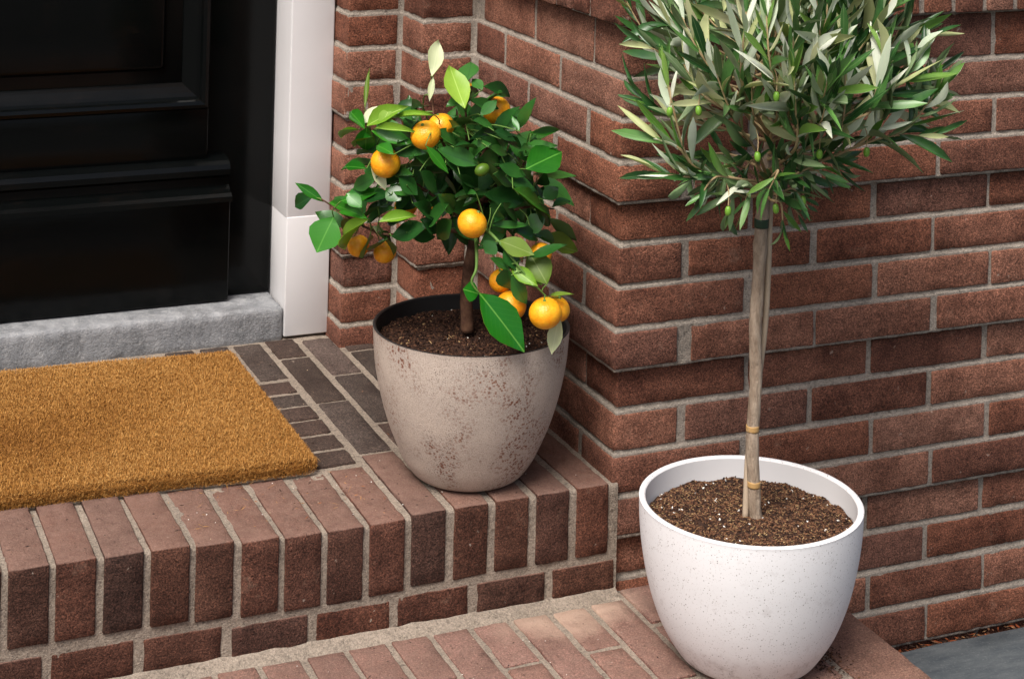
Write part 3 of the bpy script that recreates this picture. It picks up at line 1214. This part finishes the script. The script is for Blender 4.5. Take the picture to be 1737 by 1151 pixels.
dk, br, tan, wht = (srgb(34, 22, 18), srgb(66, 46, 36)), (srgb(84, 56, 42), srgb(122, 88, 64)), (srgb(176, 140, 98), srgb(206, 176, 128)), (srgb(226, 220, 208), srgb(240, 236, 228))
dk2, br2, tan2 = (srgb(46, 32, 26), srgb(78, 56, 45)), (srgb(66, 44, 34), srgb(98, 68, 50)), (srgb(142, 110, 78), srgb(180, 150, 108))
make_soil(GP, .1385, .1930, 'dark brown bark soil in the sand-coloured pot', [(.665, dk, (.002, .0045), (.0012, .0028)), (.285, br2, (.002, .005), (.0010, .0022)), (.047, tan2, (.0018, .004), (.0007, .0014)), (.004, wht, (.0012, .0025), (.001, .002))], 6500, .004, 1.0, 3)
make_soil(WP, .1405, .1800, 'brown soil flecked with chaff and white grit in the white pot', [(.30, dk2, (.0014, .0034), (.0010, .0022)), (.47, br, (.0014, .0036), (.0008, .0018)), (.224, tan2, (.0018, .0038), (.0004, .0008)), (.0045, wht, (.0014, .0030), (.0012, .0022))], 8500, .006, 1.0, 5)

# ------------------------------------------------------------------ leaves


def leaf_template(name, prof, fold, bend, mats, twist=0.0, wave=0.0, n=6):
    """unit leaf along +Y, blade in XY (half width = prof), upper side +Z; two skins with a thin edge gap"""
    V, F, Mi = [], [], []
    for layer in (0, 1):
        dz = 0.0 if layer == 0 else -.009
        for i in range(n + 1):
            t_ = i / n
            w = float(np.interp(t_, [p[0] for p in prof], [p[1] for p in prof]))
            zc = -bend * t_ * t_
            for s in (-1, 0, 1):
                x = s * w
                z = zc + abs(s) * w * fold + wave * math.sin(t_ * 9 + s) * abs(s)
                z += twist * s * w * t_
                V.append((x, t_, z + dz * (1 if 0 < i < n else 0)))
    k = 3 * (n + 1)
    for layer in (0, 1):
        o = layer * k
        for i in range(n):
            for j in (0, 1):
                a = o + i * 3 + j
                tr = ((a, a + 1, a + 4), (a, a + 4, a + 3)) if j else ((a, a + 1, a + 3), (a + 1, a + 4, a + 3))
                for q in tr:                     # both skins share the same diagonals
                    F.append(q if layer == 0 else q[::-1])
                    Mi.append(layer)
    return mesh(name, V, F, mats, True, Mi)


CP = [(0, .012), (.06, .11), (.18, .29), (.35, .45), (.5, .5), (.66, .43), (.82, .25), (.92, .10), (1, .01)]
OP = [(0, .05), (.1, .26), (.3, .44), (.5, .5), (.72, .42), (.88, .22), (1, .02)]


def frame(B, T, N, width, bendup=1.0):
    y = (T - B)
    L = y.length
    y = y.normalized()
    z = (N - y * N.dot(y))
    if z.length < 1e-4: z = y.orthogonal()
    z = z.normalized()
    x = y.cross(z)
    m = Matrix(((x.x * width, y.x * L, z.x * L, B.x), (x.y * width, y.y * L, z.y * L, B.y), (x.z * width, y.z * L, z.z * L, B.z), (0, 0, 0, 1)))
    return m


def rv(s=1.0): return Vector((R.gauss(0, s), R.gauss(0, s), R.gauss(0, s)))


# ------------------------------------------------------------------ orange tree
ct = thing('orange_tree', GP + Vector((0, 0, .19)), 'small potted orange tree with orange fruit and glossy leaves', 'tree')
AN = GP + Vector((0, 0, .40))
VIEW = -(fwd * .93 + Vector((0, 0, -.30))).normalized()      # from the crown towards the viewer
PXM = FPX / ((AN - CAM).dot(fwd))                             # pixels per metre at the tree


def env(u, v, R_=205.0, dm=.115):
    r2 = ((u - 775) / R_) ** 2 + ((v - 300) / (R_ * .95)) ** 2
    return -dm * math.sqrt(max(0.0, 1 - r2))


trunk_pts = spline([P(793, 562, 0, AN), P(791, 500, 0, AN), P(797, 440, .0, AN), P(806, 395, .0, AN), P(812, 345, .01, AN), P(805, 290, .015, AN)], 6)
nT = len(trunk_pts)
rad = [.0098 - .0042 * i / nT for i in range(nT)]
link('trunk', mesh('trunk', *tube(trunk_pts, rad, 12, True, .18), M_cbark, True), ct)
SK = []                                                       # skeleton points twigs can grow from
for p in trunk_pts[18:]: SK.append(p)
BR = [[(806, 395, 0), (760, 350, -.03), (690, 300, -.05), (640, 245, -.045), (620, 210, -.035)],
      [(806, 395, 0), (730, 390, -.04), (660, 398, -.06), (610, 380, -.05), (546, 338, -.04)],
      [(812, 345, .01), (780, 290, -.05), (750, 240, -.08), (735, 190, -.06), (734, 132, -.03)],
      [(805, 290, .01), (792, 240, -.05), (790, 190, -.06), (785, 140, -.02)],
      [(805, 290, .01), (830, 240, -.01), (845, 200, .0), (850, 165, .02)],
      [(812, 345, .01), (850, 310, -.05), (880, 290, -.05), (900, 255, -.03)],
      [(806, 395, 0), (850, 365, -.05), (900, 350, -.04), (940, 355, -.01)],
      [(806, 372, 0), (820, 385, -.09), (848, 412, -.125), (895, 470, -.135), (929, 505, -.125)],
      [(806, 395, 0), (808, 415, -.10), (808, 455, -.125), (800, 478, -.13), (813, 497, -.13)],
      [(812, 345, .01), (860, 330, .05), (915, 320, .06)],
      [(805, 290, .01), (760, 240, .05), (700, 230, .07)],
      [(805, 290, .01), (850, 240, .07), (880, 230, .07)],
      [(812, 345, .01), (740, 330, .06), (680, 350, .05)]]
A = Acc()
for b in BR:
    pts = spline([P(u, v, d, AN) for u, v, d in b], 5)
    r0 = .0032 if b[0][1] > 300 else .0028
    rr_ = [r0 * (1 - .68 * i / (len(pts) - 1)) for i in range(len(pts))]
    A.add(tube(pts, rr_, 7), 0 if b in BR[:7] or b in BR[9:] else 1)
    SK += pts[2:]
link('branch', A.mesh('branch', [M_cbark, M_twig], True), ct)

TW = Acc()


def twig(B, extra=None):
    q = min(SK, key=lambda p: (p - B).length)
    d = (q - B).length
    if d < .004 or d > .16: return
    mid = q.lerp(B, .5) + Vector((0, 0, .08 * d)) + rv(.06 * d)
    TW.add(tube(spline([q, mid, B], 3), [.0012, .0011, .001, .0009, .0009, .0008, .0007][:7], 5, False))


CT = {}
for key, mats in (('d', [M_cd, M_cdu]), ('b', [M_cb, M_cl]), ('m', [M_cm, M_cl]), ('l', [M_cl, M_cl]), ('o', [M_co, M_co]), ('p', [M_cp, M_cp])):
    CT[key] = [leaf_template('citrus_leaf', CP, f_, b_, mats, tw_, wv_) for f_, b_, tw_, wv_ in ((.14, .10, .10, .012), (.30, .18, -.15, .02), (.06, .04, .05, .01), (.36, .28, .2, .022), (.2, -.1, -.2, .02))]

CIT = [(566, 368, 540, 420, 44, 'b'), (624, 372, 570, 413, 25, 'l'), (642, 377, 698, 362, 15, 'l'), (625, 372, 559, 341, 17, 'b'), (579, 341, 632, 324, 24, 'b'),
       (592, 362, 570, 333, 22, 'd'), (548, 342, 508, 313, 13, 'b'), (530, 334, 498, 347, 21, 'd'), (590, 385, 541, 361, 25, 'd'), (631, 384, 658, 402, 13, 'p'),
       (657, 404, 634, 427, 28, 'd'), (664, 401, 717, 384, 30, 'd'), (628, 398, 616, 434, 24, 'd'), (622, 214, 675, 181, 22, 'l'), (619, 219, 594, 185, 17, 'b'),
       (614, 210, 646, 181, 18, 'p'), (609, 220, 571, 226, 7, 'l'), (619, 186, 625, 121, 7, 'o'), (622, 216, 619, 254, 26, 'b'), (629, 222, 691, 243, 18, 'b'),
       (634, 219, 695, 218, 9, 'l'), (660, 242, 655, 200, 30, 'd'), (629, 281, 654, 317, 14, 'p'), (622, 286, 586, 279, 14, 'b'), (738, 196, 666, 194, 10, 'l'),
       (681, 204, 712, 209, 13, 'd'), (723, 260, 668, 255, 17, 'd'), (722, 242, 691, 246, 9, 'd'), (680, 340, 658, 320, 24, 'd'), (656, 345, 615, 361, 14, 'd'),
       (669, 352, 620, 371, 17, 'd'), (789, 184, 766, 125, 32, 'l'), (733, 130, 742, 84, 21, 'p'), (735, 131, 729, 166, 9, 'p'), (791, 140, 800, 114, 28, 'd'),
       (819, 147, 866, 158, 18, 'd'), (819, 152, 803, 135, 15, 'd'), (795, 171, 806, 145, 15, 'd'), (815, 196, 840, 172, 15, 'd'), (795, 170, 835, 186, 14, 'd'),
       (796, 238, 848, 218, 12, 'd'), (736, 224, 779, 243, 23, 'd'), (740, 253, 802, 279, 23, 'd'), (756, 277, 815, 310, 31, 'd'), (833, 244, 790, 263, 21, 'd'),
       (829, 250, 860, 259, 15, 'd'), (770, 250, 810, 243, 10, 'd'), (722, 247, 757, 288, 14, 'b'), (892, 287, 948, 258, 42, 'b'), (870, 320, 935, 359, 29, 'b'),
       (820, 331, 877, 341, 28, 'd'), (808, 328, 767, 331, 20, 'd'), (898, 226, 937, 224, 10, 'b'), (882, 223, 869, 199, 7, 'b'), (880, 258, 906, 243, 12, 'd'),
       (921, 338, 944, 322, 20, 'd'), (936, 352, 965, 338, 12, 'd'), (933, 371, 972, 401, 18, 'd'), (847, 408, 899, 428, 28, 'o'), (918, 402, 963, 428, 25, 'o'),
       (897, 436, 952, 416, 15, 'd'), (928, 482, 902, 432, 34, 'o'), (864, 451, 906, 483, 18, 'l'), (899, 459, 917, 479, 15, 'l'), (866, 456, 832, 440, 14, 'd'),
       (867, 467, 891, 512, 19, 'd'), (860, 452, 862, 492, 28, 'd'), (813, 497, 893, 595, 62, 'B'), (812, 498, 789, 491, 26, 'm'), (931, 501, 966, 497, 7, 'o'),
       (949, 536, 936, 594, 19, 'p'), (840, 410, 825, 427, 22, 'd'), (898, 382, 838, 380, 10, 'd'), (925, 370, 893, 386, 26, 'd'), (700, 296, 650, 300, 24, 'd'),
       (712, 290, 742, 322, 26, 'd'), (690, 315, 715, 352, 24, 'd'), (742, 330, 776, 356, 24, 'd'), (760, 345, 733, 380, 26, 'd'), (766, 372, 742, 402, 26, 'd'),
       (836, 296, 866, 312, 20, 'd'), (846, 280, 888, 296, 18, 'd'), (850, 345, 880, 372, 22, 'd'), (832, 352, 852, 392, 20, 'd'), (858, 300, 905, 320, 22, 'd'),
       (880, 330, 912, 345, 18, 'd'), (838, 222, 872, 236, 16, 'd'), (850, 236, 893, 250, 16, 'd'), (800, 205, 836, 214, 14, 'd'), (784, 214, 750, 214, 12, 'd'),
       (764, 170, 800, 150, 16, 'd'), (756, 182, 788, 168, 14, 'd'), (700, 262, 735, 276, 16, 'd'), (690, 372, 655, 376, 14, 'd'), (905, 345, 936, 380, 22, 'd'),
       (870, 392, 912, 402, 18, 'd'), (856, 420, 876, 452, 22, 'd'), (700, 330, 672, 318, 18, 'd'), (904, 400, 942, 404, 16, 'd'), (780, 296, 806, 330, 22, 'd'), (640, 300, 600, 318, 20, 'd'), (664, 330, 622, 338, 20, 'd'), (700, 345, 740, 366, 22, 'd'), (690, 395, 735, 402, 18, 'd'), (640, 395, 676, 420, 20, 'd'),
       (600, 370, 580, 398, 22, 'd'), (650, 235, 684, 222, 18, 'd'), (668, 262, 640, 244, 18, 'b'), (700, 240, 672, 226, 16, 'd'), (676, 300, 706, 326, 24, 'd'), (640, 262, 606, 252, 16, 'd'),
       (630, 232, 596, 240, 16, 'b'), (646, 214, 660, 186, 18, 'l'), (700, 205, 680, 180, 14, 'd'), (614, 352, 590, 330, 18, 'b'), (640, 350, 668, 330, 18, 'd'), (712, 372, 742, 392, 20, 'd')]
for (u0, v0, u1, v1, w, k) in CIT:
    d0 = env(u0, v0)
    d1 = env(u1, v1) * .8 + R.uniform(-.02, .02)
    if v0 > 405 and u0 > 800: d0, d1 = -.125 + R.uniform(-.012, .012), -.13 + R.uniform(-.015, .015)
    big = k == 'B'
    if k in 'bl' and v0 < 405: d0, d1 = d0 - .028, d1 - .030
    if big: k, d0, d1 = 'm', -.135, -.15
    B, T = P(u0, v0, d0, AN), P(u1, v1, d1, AN)
    N = VIEW + Vector((0, 0, .45)) + rv(.05 if big else (.22 if k == 'd' else .11))
    w *= 1.0 if big else 1.32
    if not big: T = B + (T - B) * 1.14
    me = CT[k][0] if big else R.choice(CT[k])
    if k == 'b' and w > 34: me = CT['b'][0]
    link('leaf', me, ct, mw=frame(B, T, N, w / PXM))
    if k in 'd' and R.random() < .3: continue
    twig(B)
# inner and rear leaves of the crown
cnt = 0
while cnt < 190:
    u, v = R.gauss(785, 85), R.gauss(305, 75)
    d = R.uniform(-.06, .12)
    if ((u - 785) / 165) ** 2 + ((v - 300) / 140) ** 2 + (d / .13) ** 2 > 1: continue
    if v > 390 and u < 830: continue
    if u < 740 and v > 330: continue
    B = P(u, v, d, AN)
    if B.x > -.03: continue
    dirv = (rv(.8) + Vector((0, 0, .15)) + (B - AN) * 2.0).normalized()
    L = R.uniform(.046, .070)
    N = VIEW * .7 + Vector((0, 0, .7)) + rv(.4)
    if (B + dirv * L).x > -.012: continue
    link('leaf', R.choice(CT['d']), ct, mw=frame(B, B + dirv * L, N, L * R.uniform(.38, .5)))
    twig(B)
    cnt += 1


def fruit_mesh(name, m):
    V, F = [], []
    na, nb_ = 28, 16
    for j in range(nb_ + 1):
        th_ = math.pi * j / nb_
        for i in range(na):
            a = 2 * math.pi * i / na
            r = math.sin(th_)
            z = math.cos(th_)
            dim = .10 * math.exp(-(th_ / .22) ** 2)
            rr_ = 1 + .012 * math.sin(5 * a) * math.exp(-(th_ / .5) ** 2)
            V.append((r * math.cos(a) * rr_, r * math.sin(a) * rr_, .93 * z - dim))
    for j in range(nb_):
        for i in range(na):
            i2 = (i + 1) % na
            F.append((j * na + i, (j + 1) * na + i, (j + 1) * na + i2, j * na + i2))
    return mesh(name, V, F, m, True)


FM, FU = fruit_mesh('orange', M_orange), fruit_mesh('unripe_orange', M_unripe)
bm = bmesh.new()
bmesh.ops.create_cone(bm, cap_ends=True, segments=6, radius1=.0032, radius2=.0018, depth=.003)
CALYX = bpy.data.meshes.new('calyx')
bm.to_mesh(CALYX)
bm.free()
CALYX.materials.append(M_twig)
FRUIT = [(842, 187, 23.5, -.03), (722, 229, 24.5, -.10), (748, 214, 22, -.075), (654, 276, 25.5, -.085), (801, 379, 24.5, -.125), (688, 350, 20, .0), (653, 427, 20.5, -.012),
         (608, 417, 19, .005), (867, 518, 25, -.105), (850, 476, 20, -.08), (925, 531, 26, -.135), (943, 524, 23, -.105), (917, 430, 19, -.06), (738, 358, 9, -.0), (793, 152, 13, -.01)]
for i, (u, v, r, d) in enumerate(FRUIT):
    c = P(u, v, d, AN)
    s = r / PXM * (1 + d * -.0)
    tilt = Matrix.Rotation(R.uniform(-.5, .5), 4, 'X') @ Matrix.Rotation(R.uniform(-.5, .5), 4, 'Y')
    tilt = tilt @ Matrix.Rotation(.45, 4, 'X') if i in (10, 4) else tilt
    m = Matrix.Translation(c) @ tilt @ Matrix.Diagonal((s * R.uniform(.96, 1.04), s * R.uniform(.96, 1.04), s * R.uniform(.95, 1.05), 1))
    fo = link('orange', FM, ct, mw=m)
    top = c + (tilt.to_3x3() @ Vector((0, 0, s * .86)))
    mm = Matrix.Translation(top) @ tilt
    cx = bpy.data.objects.new('calyx', CALYX)
    col.objects.link(cx)
    cx.parent = fo
    cx.matrix_parent_inverse = m.inverted()
    cx.matrix_basis = mm
    twig(top)
c = P(818, 288, -.118, AN)
link('orange', FU, ct, mw=Matrix.Translation(c) @ Matrix.Rotation(1.2, 4, 'Y') @ Matrix.Diagonal((10 / PXM, 10 / PXM, 14 / PXM, 1)))['label'] = 'small unripe green fruit'
tag(link('twigs', TW.mesh('twigs', [M_twig], True), ct), kind='stuff')

# ------------------------------------------------------------------ olive tree
ot = thing('olive_tree', WP + Vector((0, 0, .175)), 'olive tree on a slim bare trunk, narrow grey-green leaves, in the white pot', 'tree')
AO = WP + Vector((0, 0, .4))
tp = [P(1283, 890, .0, AO), P(1281, 868, 0, AO), P(1279, 820, 0, AO), P(1276, 740, 0, AO), P(1282, 650, 0, AO), P(1281, 560, 0, AO), P(1287, 470, 0, AO), P(1291, 390, 0, AO), P(1296, 320, 0, AO), P(1305, 230, .01, AO), P(1312, 120, .01, AO)]
pts = spline(tp, 6)
nT = len(pts)
POM = FPX / ((AO - CAM).dot(fwd))
rad = []
for i, p in enumerate(pts):
    f = i / (nT - 1)
    r = .0088 - .0006 * f + (.0030 * math.exp(-f / .025))
    if f > .72: r = .0088 - .0045 * (f - .72) / .28
    r += .0026 * max(0, noise.noise(Vector((0, 0, p.z * 30))) - .15) * 1.5
    rad.append(r)
link('trunk', mesh('trunk', *tube(pts, rad, 14, True, .16), M_obark, True), ot)
# bamboo cane and ties
cane = [P(1264, 885, -.004, AO), P(1270, 760, .012, AO), P(1287, 640, .016, AO), P(1300, 520, .010, AO), P(1307, 330, .004, AO)]
link('support_cane', mesh('support_cane', *tube(spline(cane, 5), [.0044] * 21, 8), M_stake, True), ot)
for v_, mm_, h_ in ((725, M_tape, .0042), (817, M_tape, .0042), (373, M_tie, .006)):
    i = min(range(nT), key=lambda q: abs((pts[q] - P(1280, v_, 0, AO)).dot(upv)))
    p = pts[i]
    r = rad[i] + .0004 + (.0010 if v_ < 500 else 0)
    ln_ = [p + Vector((0, 0, -h_)), p + Vector((0, 0, -h_ * .5)), p, p + Vector((0, 0, h_ * .5)), p + Vector((0, 0, h_))]
    link('tie', mesh('tie', *tube(ln_, [r] * 5, 16), mm_, True), ot)

M_ou = leaf_mat('olive_back', srgb(116, 142, 96), srgb(168, 186, 144), .55, .3, .12, srgb(176, 188, 156))
mats_all = [M_od, M_og, M_os, M_ot, M_ou]
OT = {}
for key, mats in (('d', [M_od, M_ou]), ('g', [M_og, M_os]), ('s', [M_os, M_os]), ('t', [M_ot, M_ot])):
    OT[key] = [leaf_template('olive_leaf', OP, f_, b_, mats, tw_, 0.0, 5) for f_, b_, tw_ in ((.12, .10, .15), (.25, .20, -.25), (.05, .03, .2), (.2, .34, .3), (.1, -.12, -.2))]

leaves = []                     # (matrix, template key, template index)
stems = Acc()
CC = P(1335, 75, 0, AO)         # middle of the crown
RC = .245


def shoot(pts3, r0=.0022, dens=.0160, lmin=.050, lmax=.086, tone=None, start=.12):
    sp_ = spline(pts3, 5)
    stems.add(tube(sp_, [r0 * (1 - .65 * i / (len(sp_) - 1)) for i in range(len(sp_))], 5, False))
    L = [0]
    for a, b in zip(sp_, sp_[1:]): L.append(L[-1] + (b - a).length)
    tot = L[-1]
    s = tot * start
    ph = R.uniform(0, 6.28)
    while s < tot + .001:
        i = min(len(L) - 2, max(0, int(np.searchsorted(L, s)) - 1))
        f = (s - L[i]) / max(1e-6, L[i + 1] - L[i])
        p = sp_[i].lerp(sp_[i + 1], f)
        tdir = (sp_[i + 1] - sp_[i]).normalized()
        a = tdir.orthogonal().normalized()
        b = tdir.cross(a)
        for sgn in (0, math.pi):
            if R.random() < .10: continue
            an = ph + sgn + R.uniform(-.35, .35)
            outw = a * math.cos(an) + b * math.sin(an)
            fr_ = s / tot
            spread = R.uniform(.25, .85) * (1.0 if fr_ < .85 else .55)
            dirv = (tdir * math.cos(spread) + outw * math.sin(spread) + Vector((0, 0, .12)) + rv(.07)).normalized()
            ll = R.uniform(lmin, lmax) * (1.0 if fr_ < .8 else .72)
            N = Vector((0, 0, .7)) + (p - CC).normalized() * .7 + VIEW * .35 + rv(.38)
            q = R.random()
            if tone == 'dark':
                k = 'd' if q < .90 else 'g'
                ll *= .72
            else: k = 'd' if q < .53 else ('g' if q < .67 else ('s' if q < .87 else 't'))
            T = p + dirv * ll
            if tone is None and R.random() < .16: N = -N
            if T.y > -.012 and T.x > -.03: continue
            leaves.append((frame(p, T, N, R.uniform(.0070, .0100) * (ll / .065) ** .7), k, R.randrange(5)))
        ph += math.pi / 2
        s += dens * R.uniform(.8, 1.25)


def Q(u, v, d): return P(u, v, d, AO)


# limbs
top = pts[-1]
node = lambda v_: min(pts, key=lambda q: abs((q - Q(1295, v_, 0)).dot(upv)))
LIMBS = [[(1300, 300, 0), (1285, 260, -.05), (1240, 190, -.10), (1208, 104, -.12)],
         [(1298, 320, 0), (1230, 300, -.06), (1170, 275, -.09), (1140, 175, -.10), (1128, 120, -.10)],
         [(1302, 290, 0), (1350, 250, -.12), (1349, 180, -.16), (1346, 110, -.17)],
         [(1303, 270, 0), (1400, 240, -.10), (1430, 205, -.13), (1434, 85, -.15)],
         [(1300, 300, 0), (1400, 270, -.05), (1450, 250, -.07), (1515, 230, -.08), (1590, 232, -.08)],
         [(1304, 260, 0), (1400, 215, -.08), (1460, 180, -.10), (1530, 138, -.10), (1570, 75, -.09)],
         [(1305, 230, 0), (1260, 150, -.12), (1262, 60, -.16), (1270, -10, -.15)],
         [(1306, 220, 0), (1180, 130, -.06), (1120, 90, -.06), (1080, 70, -.05)],
         [(1308, 200, 0), (1380, 110, -.13), (1400, 40, -.16), (1405, -20, -.15)],
         [(1310, 180, 0), (1480, 100, -.06), (1540, 60, -.06), (1590, 60, -.05)],
         [(1299, 310, 0), (1340, 300, -.08), (1375, 285, -.11), (1400, 300, -.11)],
         [(1299, 310, 0), (1260, 305, -.08), (1215, 300, -.10), (1190, 330, -.10)],
         [(1298, 320, 0), (1320, 330, -.07), (1345, 320, -.09), (1370, 350, -.085)],
         [(1298, 325, 0), (1270, 335, -.06), (1245, 330, -.08), (1235, 360, -.075)],
         [(1298, 330, 0), (1310, 340, -.05), (1325, 345, -.055), (1328, 385, -.05)],
         [(1298, 330, 0), (1285, 320, -.075), (1268, 330, -.10), (1262, 365, -.09)],
         [(1299, 310, 0), (1310, 300, -.10), (1320, 290, -.125), (1300, 330, -.12)],
         [(1298, 315, 0), (1330, 300, 0.030), (1362, 300, 0.040), (1390, 325, 0.050)],
         [(1298, 318, 0), (1255, 305, 0.030), (1225, 305, 0.040), (1200, 335, 0.050)],
         [(1298, 300, 0), (1330, 280, -0.050), (1350, 275, -0.070), (1372, 310, -0.060)],
         [(1298, 305, 0), (1262, 285, -0.050), (1240, 280, -0.070), (1215, 315, -0.060)],
         [(1298, 322, 0), (1312, 335, 0.030), (1340, 345, 0.030), (1360, 372, 0.030)],
         [(1298, 290, 0), (1340, 265, 0.040), (1390, 262, 0.050), (1425, 290, 0.040)],
         [(1298, 290, 0), (1250, 265, 0.040), (1205, 262, 0.050), (1175, 290, 0.040)],
         [(1298, 310, 0), (1310, 290, -0.030), (1322, 270, -0.050), (1345, 300, -0.060)],
         [(1298, 310, 0), (1290, 290, -0.030), (1275, 272, -0.050), (1255, 305, -0.060)],
         [(1230, 300, -.06), (1170, 300, -.10), (1120, 295, -.10)],
         [(1305, 240, 0), (1160, 200, -.02), (1110, 180, -.02), (1075, 150, -.01)],
         [(1305, 240, 0), (1480, 170, -.02), (1540, 160, -.03), (1590, 120, -.04)],
         [(1305, 240, 0), (1230, 150, -.10), (1170, 60, -.10), (1150, 0, -.08)],
         [(1305, 240, 0), (1320, 180, -.13), (1305, 100, -.18), (1300, 20, -.18)],
         [(1450, 250, -.07), (1490, 215, -.09), (1510, 165, -.10)],
         [(1515, 230, -.08), (1550, 205, -.08), (1585, 160, -.08)],
         [(1170, 275, -.09), (1150, 250, -.10), (1105, 235, -.09)],
         [(1430, 205, -.13), (1475, 190, -.13), (1490, 130, -.13), (1497, 80, -.12)],
         [(1240, 190, -.10), (1190, 160, -.10), (1160, 110, -.10)]]
for li, L_ in enumerate(LIMBS):
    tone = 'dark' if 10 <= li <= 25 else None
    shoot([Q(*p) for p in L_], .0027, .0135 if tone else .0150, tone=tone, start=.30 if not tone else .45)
# the rest of the round head, mostly above and behind
cnt = 0
while cnt < 62:
    v_ = rv(1).normalized()
    rr_ = R.uniform(.55, 1.0)
    end = CC + v_ * (RC * rr_)
    if end.y > -.035 and end.x > -.05: continue
    if v_.z < -.35: continue
    st_ = CC + Vector((0, 0, -.06)) + v_ * (RC * .28) + rv(.015)
    mid = st_.lerp(end, .55) + rv(.012) - Vector((0, 0, .012))
    end = end + Vector((0, 0, .035))
    shoot([st_, mid, end], .0019, .0180)
    stems.add(tube(spline([node(230) if v_.z < .1 else top, st_], 4), [.003, .0028, .0026, .0024, .002], 5, False))
    cnt += 1
link('branch', stems.mesh('branch', [M_otwig], True), ot)
# the 300 leaves that show largest are parts of their own, the rest one mass
order = sorted(range(len(leaves)), key=lambda i: (leaves[i][0].translation - CAM).dot(fwd))


def seen(m):
    d = m.translation - CAM
    z = d.dot(fwd)
    v = CY - FPX * d.dot(upv) / z
    return v > 10


vis = [i for i in order if seen(leaves[i][0])]
own = set(vis[:300])
AV, AF, AM, slots = [], [], [], []
for i, (m, k, ti) in enumerate(leaves):
    me = OT[k][ti]
    if i in own:
        link('leaf', me, ot, mw=m)
    else:
        o = len(AV)
        mp_ = [mats_all.index(x) for x in me.materials]
        AV += [m @ v.co for v in me.vertices]
        for p in me.polygons:
            AF.append(tuple(o + x for x in p.vertices))
            AM.append(mp_[p.material_index])
tag(link('foliage', mesh('foliage', AV, AF, mats_all, True, AM), ot), kind='stuff')
print('olive leaves', len(leaves))
OLM = mesh('olive', *lathe([(.0005, -.0065), (.0024, -.0058), (.0038, -.0034), (.0043, 0), (.0038, .0034), (.0024, .0058), (.0005, .0065)], 14), M_olive, True)
stalk = Acc()
for (u, v, d) in ((1285, 266, -.135), (1316, 354, -.095), (1235, 358, -.11), (1317, 164, -.17), (1362, 340, -.09), (1136, 190, -.12), (1185, 188, -.11), (1390, 262, -.12), (1470, 258, -.09)):
    p = Q(u, v, d)
    link('olive', OLM, ot, mw=Matrix.Translation(p) @ Matrix.Rotation(R.uniform(-.3, .3), 4, 'X'))
    stalk.add(tube(spline([p + Vector((0, 0, .007)), p + Vector((.004, .006, .022)), p + Vector((.010, .022, .030))], 3), [.0007] * 7, 5, False))
tag(link('fruit_stalks', stalk.mesh('fruit_stalks', [M_otwig], True), ot), kind='stuff')

# ------------------------------------------------------------------ litter


def litter(name, label, spots, n, pal, smin, smax, seed, thin=.35):
    rs = np.random.RandomState(seed)
    V, F, tint = [], [], []
    for _ in range(n):
        x, y, z = spots(rs)
        l, w = rs.uniform(smin, smax), rs.uniform(smin, smax) * thin
        rot = Matrix.Rotation(rs.rand() * 6.28, 3, 'Z') @ Matrix.Rotation(rs.uniform(-.35, .35), 3, 'Y')
        o = len(V)
        for (sx, sy, sz) in ((1, 0, 0), (-1, 0, 0), (0, 1, 0), (0, -1, 0), (0, 0, .6), (0, 0, -.6)):
            p = rot @ Vector((sx * l, sy * w, sz * w))
            j = 1 + rs.uniform(-.3, .3)
            V.append((x + p.x * j, y + p.y * j, z + p.z + w * .4))
        c1, c2 = pal[rs.randint(len(pal))]
        t_ = rs.rand()
        tint += [tuple(c1[k] + (c2[k] - c1[k]) * t_ for k in range(4))] * 6
        for tri in ((0, 2, 4), (2, 1, 4), (1, 3, 4), (3, 0, 4), (2, 0, 5), (1, 2, 5), (3, 1, 5), (0, 3, 5)):
            F.append(tuple(o + k for k in tri))
    me = mesh(name, V, F, M_crumb)
    set_tint(me, tint)
    return tag(link(name, me), label, 'litter', kind='stuff')


litter('leaf_litter', 'dry brown litter caught between the wall and the paving', lambda rs: ((rs.uniform(.30, 1.3) if rs.rand() < .35 else rs.normal(.60, .09)), rs.normal(-.018, .006), ZG - .008 + rs.uniform(-.006, .004)), 230,
       [(srgb(110, 74, 50), srgb(160, 124, 88)), (srgb(44, 32, 26), srgb(70, 50, 38)), (srgb(70, 46, 34), srgb(112, 78, 56)), (srgb(120, 60, 34), srgb(150, 84, 50))], .003, .009, 11, .3)
litter('spilled_soil', 'dark soil crumbs spilled beside the white pot', lambda rs: (rs.normal(.175, .016), rs.normal(-.262, .03), ZT + .001), 500, [dk, br], .0008, .0028, 12, .7)
litter('crumbs', 'dark crumbs and dry bits lying on the steps beside the mat', lambda rs: ((rs.uniform(-.62, -.30), rs.uniform(.0, .17), ZL + .0005) if rs.rand() < .6 else (rs.uniform(-.42, -.22), rs.uniform(.2, .72), ZL + .0005)), 46, [dk, (srgb(120, 70, 46), srgb(170, 120, 80))], .0014, .0042, 17, .35)
litter('coir_strands', 'loose golden coir strands shed on the bricks before the mat', lambda rs: (rs.uniform(-.86, -.36), rs.uniform(.02, .165), ZL + .003 + sag(-.5) * 0), 70, [(srgb(168, 112, 50), srgb(200, 150, 84))], .003, .010, 21, .05)
litter('grit', 'tiny pale grit scattered on the brick steps', lambda rs: ((rs.uniform(-.9, -.03), rs.uniform(0, .16), ZL + .001) if rs.rand() < .4 else ((rs.uniform(-.45, -.29), rs.uniform(.1, .7), ZL + .001) if rs.rand() < .4 else (rs.uniform(-.6, .02), rs.uniform(-.2, -.05), ZT + .001))), 170,
       [wht, (srgb(150, 120, 96), srgb(200, 180, 150)), dk], .0006, .0014, 13, .8)
print('objects', len(bpy.data.objects))
